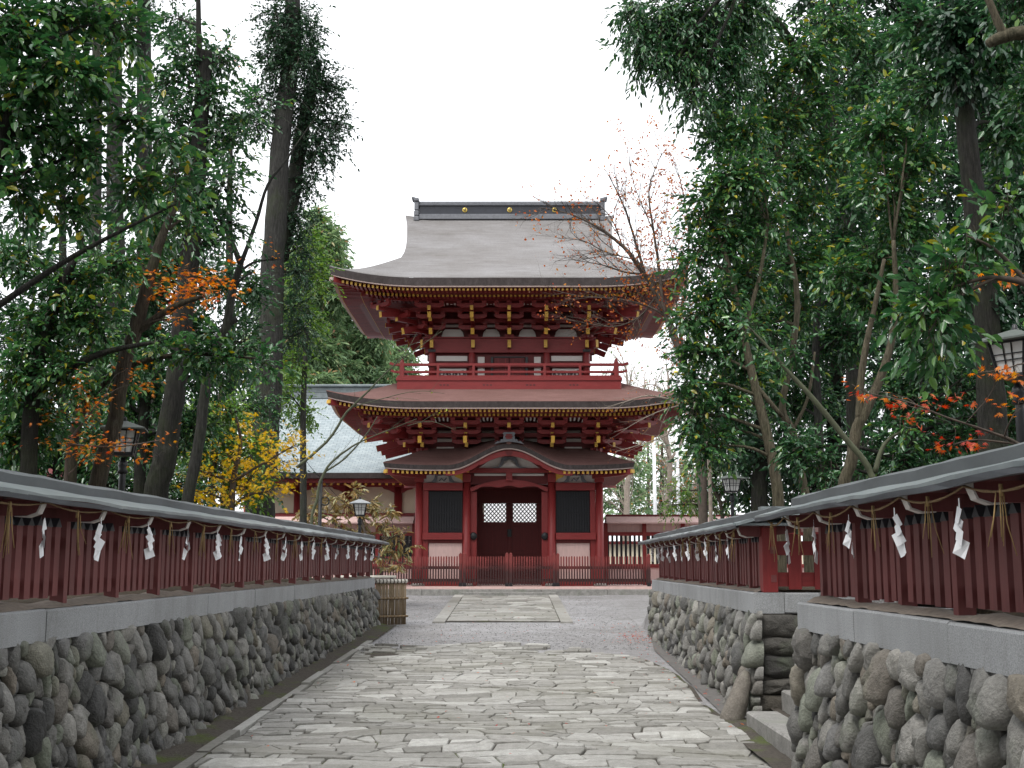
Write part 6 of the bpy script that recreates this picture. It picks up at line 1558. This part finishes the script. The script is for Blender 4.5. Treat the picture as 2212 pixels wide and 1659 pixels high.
# ---------------- right side
DENS = 1.9
tree('tall_oak', 'tall dark oak hanging its crown into the sky at upper right', 18, [[(1850, 1090, 5, .17), (1845, 800, 5, .16), (1835, 500, 5, .14), (1790, 250, 4, .12), (1700, 80, 2, .09), (1600, -40, .06)]], M['trunk_dark'],
     [C('oak', .11, .038, K(1, 21, (1370, 20, 0, 45, 40), (1400, 90, 0, 50, 50), (1440, 30, .3, 70, 55), (1450, 130, 0, 45, 40), (1520, 40, .3, 80, 60), (1500, 130, .2, 55, 45), (1500, 200, 0, 35, 28), (1570, 120, .5, 65, 60), (1570, 210, .5, 45, 45), (1480, 70, .5, 60, 60), (1600, 20, .6, 80, 60)), tl=.42, per=10, droop=.9)], seed=100, limb_r=.03)
tree('evergreen_tree', 'leafy evergreen with tan forked stem nearest the far lantern on the right', 18, [[(1682, 1095, .085), (1672, 1010, .08), (1655, 930, .075), (1630, 830, .065), (1605, 720, .055), (1585, 620, .05), (1560, 530, .035)], [(1630, 830, .04), (1690, 900, .0, .03)], [(1605, 720, .035), (1640, 600, .03), (1660, 480, .02)]], M['trunk_tan'],
     [C('camellia', .10, .048, K(1, 18, (1520, 460, 0, 40, 55), (1560, 400, 0, 55, 55), (1620, 370, 0, 60, 55), (1510, 560, 0, 40, 50), (1570, 510, .2, 60, 55), (1640, 480, .2, 60, 55), (1540, 640, 0, 55, 50), (1620, 600, .3, 60, 55), (1500, 690, 0, 50, 40), (1580, 710, .2, 60, 50), (1510, 760, 0, 50, 40), (1600, 790, .6, 60, 50), (1490, 830, 0, 40, 35), (1500, 895, 0, 38, 42), (1525, 965, 0, 40, 40), (1560, 930, .4, 45, 40), (1550, 850, .3, 60, 50), (1550, 300, .3, 45, 50), (1600, 280, .3, 55, 50)), tl=.38)], seed=101)
tree('evergreen_tree', 'evergreen with slim pale stem just right of the tan forked one', 19.5, [[(1742, 1085, .07), (1725, 1000, .065), (1712, 930, .06), (1690, 880, .055), (1712, 760, .05), (1722, 640, .045), (1700, 500, .035), (1680, 350, .025)], [(1712, 930, .03), (1745, 860, .025), (1760, 760, .018)]], M['trunk_tan'],
     [C('camellia', .10, .048, K(1, 18, (1660, 160, 0, 70, 55), (1740, 120, 0, 70, 55), (1680, 260, 0, 65, 55), (1760, 230, .2, 65, 55), (1720, 350, 0, 65, 55), (1800, 330, .2, 60, 55), (1740, 450, .2, 65, 55), (1690, 560, .3, 55, 50), (1760, 560, .3, 60, 50), (1720, 660, .6, 60, 50), (1640, 90, .3, 60, 50), (1800, 60, .3, 70, 55), (1650, 700, .8, 50, 50)), tl=.38)], seed=102)
tree('evergreen_tree', 'evergreen with straight pale stem in the middle of the right wood', 21, [[(1775, 1065, .075), (1768, 900, .07), (1762, 760, .065), (1770, 600, .05), (1790, 400, .04), (1800, 200, .03)]], M['trunk'],
     [C('oak', .105, .05, K(1, 17, (1850, 180, 0, 70, 60), (1880, 80, 0, 75, 60), (1860, 300, 0, 65, 55), (1850, 420, 0, 65, 55), (1810, 520, 0, 60, 50), (1870, 540, 0, 65, 55), (1810, 640, .2, 65, 50), (1790, 740, .3, 65, 50), (1700, 780, .4, 60, 50), (1840, 720, 0, 60, 50), (1760, 850, .6, 65, 50), (1690, 870, .6, 55, 50)), tl=.4)], seed=103)
tree('forked_tree', 'tan Y shaped tree rising behind the nearer right fence', 14, [[(1822, 1060, .072), (1838, 1000, .068), (1850, 930, .066), (1868, 890, .062), (1900, 820, .05), (1925, 740, .042), (1935, 640, .034), (1930, 520, .025)], [(1856, 910, .048), (1860, 820, .042), (1872, 740, .036), (1890, 660, .03), (1910, 560, .022)]], M['trunk_tan'],
     [C('camellia', .095, .045, K(1, 15, (1900, 560, .5, 60, 50), (1960, 480, .5, 60, 50), (1880, 640, .6, 55, 45), (1940, 640, .7, 50, 45), (1920, 400, .4, 65, 50), (1970, 340, .5, 60, 50), (1820, 590, .4, 45, 40), (1900, 280, .5, 60, 50), (1960, 200, .5, 65, 55)), tl=.36)], seed=104)
tree('tall_tree', 'tall reddish brown trunk wound with ivy at the right', 12, [[(2150, 1080, .15), (2142, 900, .14), (2135, 740, .13), (2118, 560, .12), (2100, 400, .11), (2085, 250, .10), (2080, 100, .095), (2060, -60, .09)]], M['trunk_dark'],
     [C('dark_leaf', .085, .055, K(1, 16, (2060, 40, -.1, 40, 60), (2100, 60, -.1, 40, 60), (2065, 150, -.15, 30, 40), (2095, 170, -.1, 30, 35), (2120, 640, .1, 40, 50), (2150, 720, .1, 35, 50)), tl=.22, droop=.8),
      C('oak', .10, .048, K(1, 13, (2000, 60, .6, 70, 60), (2150, 140, .8, 60, 60), (2010, 180, .6, 60, 60), (2160, 280, .8, 60, 60), (2180, 30, .4, 60, 60), (2190, 420, .8, 50, 60)), tl=.36)], seed=105)
tree('leaning_tree', 'thin greenish trunk leaning left across the right wood', 13.5, [[(1888, 1040, .035), (1820, 940, .033), (1755, 860, .03), (1700, 800, .024), (1650, 740, .016), (1610, 700, .008)], [(1890, 1020, .0, .03), (1910, 960, .022), (1950, 930, .012)]], M['twig_green'],
     [C('camellia', .08, .04, K(1, 8, (1690, 760, 0, 45, 30), (1620, 710, 0, 40, 30), (1950, 920, 0, 40, 25)), tl=.35)], seed=106)
tree('camellia_tree', 'near camellia branch with the largest leaves, at the right edge above the fence', 7.6, [[(2290, 1000, .05), (2280, 820, .045), (2250, 640, .03), (2150, 600, .016), (2060, 620, .008)], [(2230, 620, .016), (2150, 540, .012), (2090, 510, .006)], [(2150, 600, .014), (2060, 650, .008), (2005, 720, .004)], [(2090, 615, .008), (2040, 690, .005), (2030, 750, .003)]], M['twig'],
     [C('camellia', .095, .042, K(1, 7, (2020, 640, 0, 50, 36), (2060, 580, 0, 50, 32), (2000, 715, .2, 45, 32), (2100, 520, .2, 55, 36), (2170, 450, .2, 45, 34), (2040, 690, 0, 36, 26), (1975, 670, .3, 40, 26), (2030, 750, .2, 30, 20)), tl=.26, per=7)], seed=107, limbs=False)
tree('pale_limb_tree', 'smooth pale limb bending in at the top right corner', 10, [[(2330, 900, .09), (2320, 300, .08), (2270, 90, .075), (2205, 72, .062), (2160, 82, .055), (2135, 95, .04)], [(2172, 80, .04), (2150, 35, .034), (2128, -20, .03)]], M['trunk_tan'],
     [C('oak', .09, .043, K(1, 12, (2200, -10, .4, 70, 50), (2240, 200, .6, 60, 60)), tl=.36)], seed=108)
tree('red_maple', 'red leaved maple sprays over the nearer right fence roof', 9.5, [[(2240, 1010, .02), (2200, 960, .016), (2130, 930, .010), (2040, 900, .008), (1960, 868, .006), (1880, 850, .004), (1840, 830, .003)], [(2200, 960, .010), (2110, 950, .006), (2060, 960, .004)], [(2240, 900, .0, .012), (2230, 790, .008), (2160, 800, .005), (2110, 805, .003)], [(2240, 800, .0, .010), (2220, 620, .008), (2150, 590, .004)]], M['twig'],
     [C('redmaple', .08, 0, K(1, 5, (2060, 965, 0, 45, 18), (2090, 945, 0, 40, 14), (2030, 880, .1, 45, 16), (1960, 868, .2, 50, 12), (1860, 850, .4, 25, 14), (2000, 895, .1, 40, 14)), maple=True, per=4, tl=.16, flat=.5),
      C('orange', .08, 0, K(1, 7, (2150, 808, -.3, 40, 12), (2190, 800, -.3, 30, 12), (2160, 598, -.2, 40, 18), (2200, 880, -.1, 35, 10), (2200, 600, -.2, 30, 16), (1900, 862, .3, 40, 9)), maple=True, per=4, tl=.14, flat=.5)], seed=109)
tree('shrub_tree', 'low leafy shrub under the far right lantern with a few orange leaves', 31, [[(1560, 1110, .05), (1540, 1050, .04), (1520, 980, .02)]], M['twig'],
     [C('camellia', .10, .046, K(1, 26, (1520, 920, 0, 45, 40), (1570, 930, .3, 55, 45), (1640, 960, .5, 60, 50), (1530, 990, 0, 45, 45), (1600, 1010, .6, 60, 50), (1700, 1000, .6, 60, 55), (1560, 1060, .4, 50, 40), (1640, 1070, .4, 60, 45), (1740, 1060, .4, 60, 45)), tl=.38),
      C('fresh', .11, .035, K(1, 12, (1470, 1060, 0, 40, 40), (1450, 1090, 0, 30, 30), (1500, 1090, 0, 40, 30)), tl=.4),
      C('orange', .09, 0, K(1, 5, (1500, 1030, 0, 30, 40), (1480, 1080, 0, 25, 30), (1460, 1010, .2, 25, 30)), maple=True, per=4, tl=.3)], seed=110)
tree('hedge_tree', 'shady evergreen shrub along the foot of the right wood behind the nearer fence', 16, [[(1950, 1050, .06), (1960, 960, .05), (1980, 900, .03)]], M['trunk_dark'],
     [C('oak', .09, .043, K(1, 15, (1790, 1010, .3, 50, 45), (1900, 980, .5, 60, 50), (1960, 1000, 0, 60, 45), (2040, 960, 0, 60, 50), (2120, 930, 0, 60, 50), (2200, 900, 0, 60, 50), (1990, 880, .3, 60, 50), (1930, 830, .5, 60, 50), (2060, 820, .3, 60, 50), (2000, 760, .4, 60, 50), (2160, 830, .3, 55, 50), (1730, 970, .6, 50, 50), (2210, 760, .3, 50, 50)), tl=.36)], seed=111)
for k, (u, Y, lab, top) in enumerate([(1640, 30, 'dark background evergreen behind the tan forked stem', 300), (1800, 31, 'dark background evergreen in the middle of the right wood', 0), (1960, 29, 'dark background evergreen behind the Y shaped tree', 0), (2120, 27, 'dark background evergreen behind the ivy wound trunk', 0), (2260, 24, 'dark background evergreen at the right edge', 0)]):
    cl = [(u + dx, v, 0, 85, 75) for v in range(max(60, top) - 60, 1060, 105) for dx in (-55, 50)] + [(u, v, .8, 80, 75) for v in range(max(60, top), 1060, 105)]
    if top == 0: cl += [(u + dx, v, 0, 105, 85) for v in (-90, -230, -380, -540, -700) for dx in (-70, 60)]
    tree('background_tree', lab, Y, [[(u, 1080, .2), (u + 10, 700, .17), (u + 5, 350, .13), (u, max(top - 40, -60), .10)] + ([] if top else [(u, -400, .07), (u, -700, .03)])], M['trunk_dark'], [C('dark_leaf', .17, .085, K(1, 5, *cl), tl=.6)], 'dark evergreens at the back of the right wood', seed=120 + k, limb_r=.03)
# pale background beyond the right side of the gate
for k, (u, Y, lab) in enumerate([(1352, 64, 'leafless pale brown tree just right of the gate, beyond the lattice wall'), (1440, 70, 'leafless pale tree between the two flagpoles'), (1500, 66, 'leafless tree right of the two flagpoles')]):
    bare_tree('bare_tree', lab, Y, [[(u, 1100, .17), (u + 8, 1000, .15), (u - 5, 920, .12), (u + 5, 850, .08), (u, 790, .04)], [(u + 4, 1000, .09), (u + 45, 930, .07), (u + 60, 860, .04)], [(u + 2, 960, .09), (u - 40, 900, .06), (u - 50, 830, .03)]], M['twig_pale'], [(.6, 3.0, .7, .04), (.45, 1.6, .7, .02), (.4, .8, .7, .011)], ('rusty' if k == 1 else 'conifer', .12, .16, .09, None), seed=130 + k, group=None)
for k, (u, Y, w, lab) in enumerate([(1345, 75, 60, 'pale green bushy tree low behind the right lattice wall, nearest the gate'), (1430, 80, 70, 'pale green bushy tree behind the flagpoles'), (1520, 78, 70, 'pale green bushy tree low behind the far right shrub'), (1400, 120, 60, 'distant evergreen above the balcony end on the right')]):
    cl = [(u + dx, v, 0, w * .6, 38) for dx in (-w * .5, 0, w * .5) for v in (1000 if k < 3 else 860, 1050 if k < 3 else 900, 1095 if k < 3 else 950)]
    tree('bushy_tree', lab, Y, [[(u, 1110, .2), (u, 1040, .15), (u, 960, .08)]], M['trunk_brown'], [C('conifer', .30, .13, K(1, 10, *cl), tl=.8)], 'pale trees beyond the right lattice wall', seed=140 + k, limb_r=.03)
# brown leaved rhododendron at the end of the left wall
tree('rhododendron_shrub', 'brown and olive leaved shrub drooping over the end of the left wall', 31.5, [[(800, 1235, .05), (795, 1180, .045), (780, 1120, .03)], [(795, 1180, .03), (850, 1160, .02), (880, 1150, .012)], [(795, 1185, .03), (720, 1130, .02), (680, 1110, .012)], [(800, 1200, .02), (850, 1210, .015), (875, 1220, .01)]], M['twig'],
     [C('rhodo', .19, .05, K(1, 15, (660, 1105, 0, 26, 14), (690, 1090, 0, 26, 16), (725, 1078, 0, 26, 16), (760, 1090, .3, 26, 16), (800, 1085, .3, 28, 16), (835, 1105, 0, 26, 14), (690, 1125, 0, 30, 14), (735, 1115, 0, 30, 14), (780, 1125, .2, 30, 14), (825, 1135, .2, 28, 14), (865, 1150, 0, 26, 10), (850, 1165, 0, 26, 10), (800, 1155, .2, 32, 12), (750, 1145, .2, 32, 12), (880, 1180, 0, 18, 9), (845, 1190, 0, 24, 10), (820, 1205, 0, 24, 10), (870, 1218, 0, 20, 8), (850, 1232, 0, 18, 8), (770, 1060, .2, 22, 12), (640, 1130, 0, 24, 12)), tl=.22, per=8, droop=.35, upn=.8)], seed=150, cat='shrub', limb_r=.012)
# loose pebbles over the gravel
rs = np.random.default_rng(17); n = 9000
X = rs.uniform(-3, 4.2, n); Yq = 20.2 + 17 * rs.uniform(0, 1, n) ** 1.3; r_ = rs.uniform(.004, .013, n)
keep = ~((Yq > 26.6) & (X > -1.8) & (X < 1.27)) & (Yq < 36.4); X, Yq, r_ = X[keep], Yq[keep], r_[keep]; n = len(X)
O = np.array([(1, 0, 0), (-1, 0, 0), (0, 1, 0), (0, -1, 0), (0, 0, .7), (0, 0, -.5)])
P = np.stack([X, Yq, np.array([prof(y) - .016 for y in Yq])], 1)
V = (P[:, None, :] + O[None] * (r_[:, None, None] * rs.uniform(.7, 1.5, (n, 6, 1)))).reshape(-1, 3)
F = (np.arange(n) * 6)[:, None, None] + np.array([(0, 2, 4), (2, 1, 4), (1, 3, 4), (3, 0, 4), (2, 0, 5), (1, 2, 5), (3, 1, 5), (0, 3, 5)])[None]
tag(np_mesh('pebbles', V, F.reshape(-1, 3), M['pebble']), 'loose small pebbles scattered over the grey gravel', 'gravel', kind='stuff')
# the woods go on beside and behind the camera and shade the near walls
DENS = 1.0
for k, (x, y, lab) in enumerate([(-6.5, 2.5, 'evergreen beside the viewpoint on the left, above the near fence end'), (-6.0, -4.5, 'evergreen behind the viewpoint on the left of the path'), (6.3, 1.5, 'evergreen beside the viewpoint on the right, above the near fence end'), (5.8, -5.5, 'evergreen behind the viewpoint on the right of the path')]):
    rs = np.random.default_rng(300 + k); rnd = random.Random(300 + k); sg = 1 if x < 0 else -1
    root = thing('evergreen_tree', lab, 'tree', (x, y, 1.25)); m = MB()
    pts, rad = smooth_path([(Vector((x, y, 1.1)), .2), (Vector((x + .2 * sg, y, 4)), .17), (Vector((x + .6 * sg, y + .2, 8)), .12), (Vector((x + 1.0 * sg, y, 12)), .05)], rnd); m.tube(pts, rad, 10)
    cl = []
    for j in range(26):
        c = Vector((x + sg * rnd.uniform(-1.5, 3.3), y + rnd.uniform(-3, 3), rnd.uniform(4.6, 12.5))); cl.append((tuple(c), (1.2, 1.2, .8), 130)); b = min(pts, key=lambda p: (p - c).length + max(0, p.z - c.z) * 2); m.tube([b, (b + c) / 2 + Vector((0, 0, .2)), c], [.05, .03, .01], 5)
    m.build('trunk', M['trunk_dark'], root); V, F, TV, TF = sprays(rs, cl, 8, .45, .14, .065); np_mesh('crown', V, F, M['oak'], root, root.location)
# unseen leaf mass added behind the viewpoint to block low sky light
rs = np.random.default_rng(404); cl = []
for k in range(170):
    a = R(rs.uniform(172, 368)); q = rs.uniform(15, 26); cl.append(((q * math.cos(a), 2 + q * math.sin(a) * .9, rs.uniform(1.2, 15)), (2.2, 2.2, 1.8), 45))
V, F, TV, TF = sprays(rs, cl, 8, .9, .34, .17)
tag(np_mesh('woodland', V, F, M['dark_leaf']), 'unseen evergreen wood added behind the viewpoint to block low sky light', 'woods', kind='stuff')
# fallen leaves on the gravel and the paving
rs = np.random.default_rng(5); n = 420
X = np.concatenate([rs.normal(2.25, .22, 150), rs.uniform(-2.6, 2.5, 140), rs.normal(2.1, .35, 130)]); Yq = np.concatenate([rs.normal(22.2, .7, 150), rs.uniform(8, 34, 140), rs.uniform(12.5, 26, 130)])
Zq = np.array([prof(y) + (.075 if y < 21 and -2.5 < x < 2.2 else .03) for x, y in zip(X, Yq)])
V, F = maple_geo(rs, np.stack([X, Yq, Zq], 1), rs.normal(size=(n, 3)) * np.array([1, 1, .1]), np.array([0, 0, 1.0]) + rs.normal(size=(n, 3)) * .25, np.full(n, .055) * rs.uniform(.6, 1.2, n))
tag(np_mesh('fallen_leaves', V, F, M['redmaple']), 'scattered fallen red leaves on the gravel and paving', 'leaves', kind='stuff')
print('leaf faces', ALL_LEAVES[0])
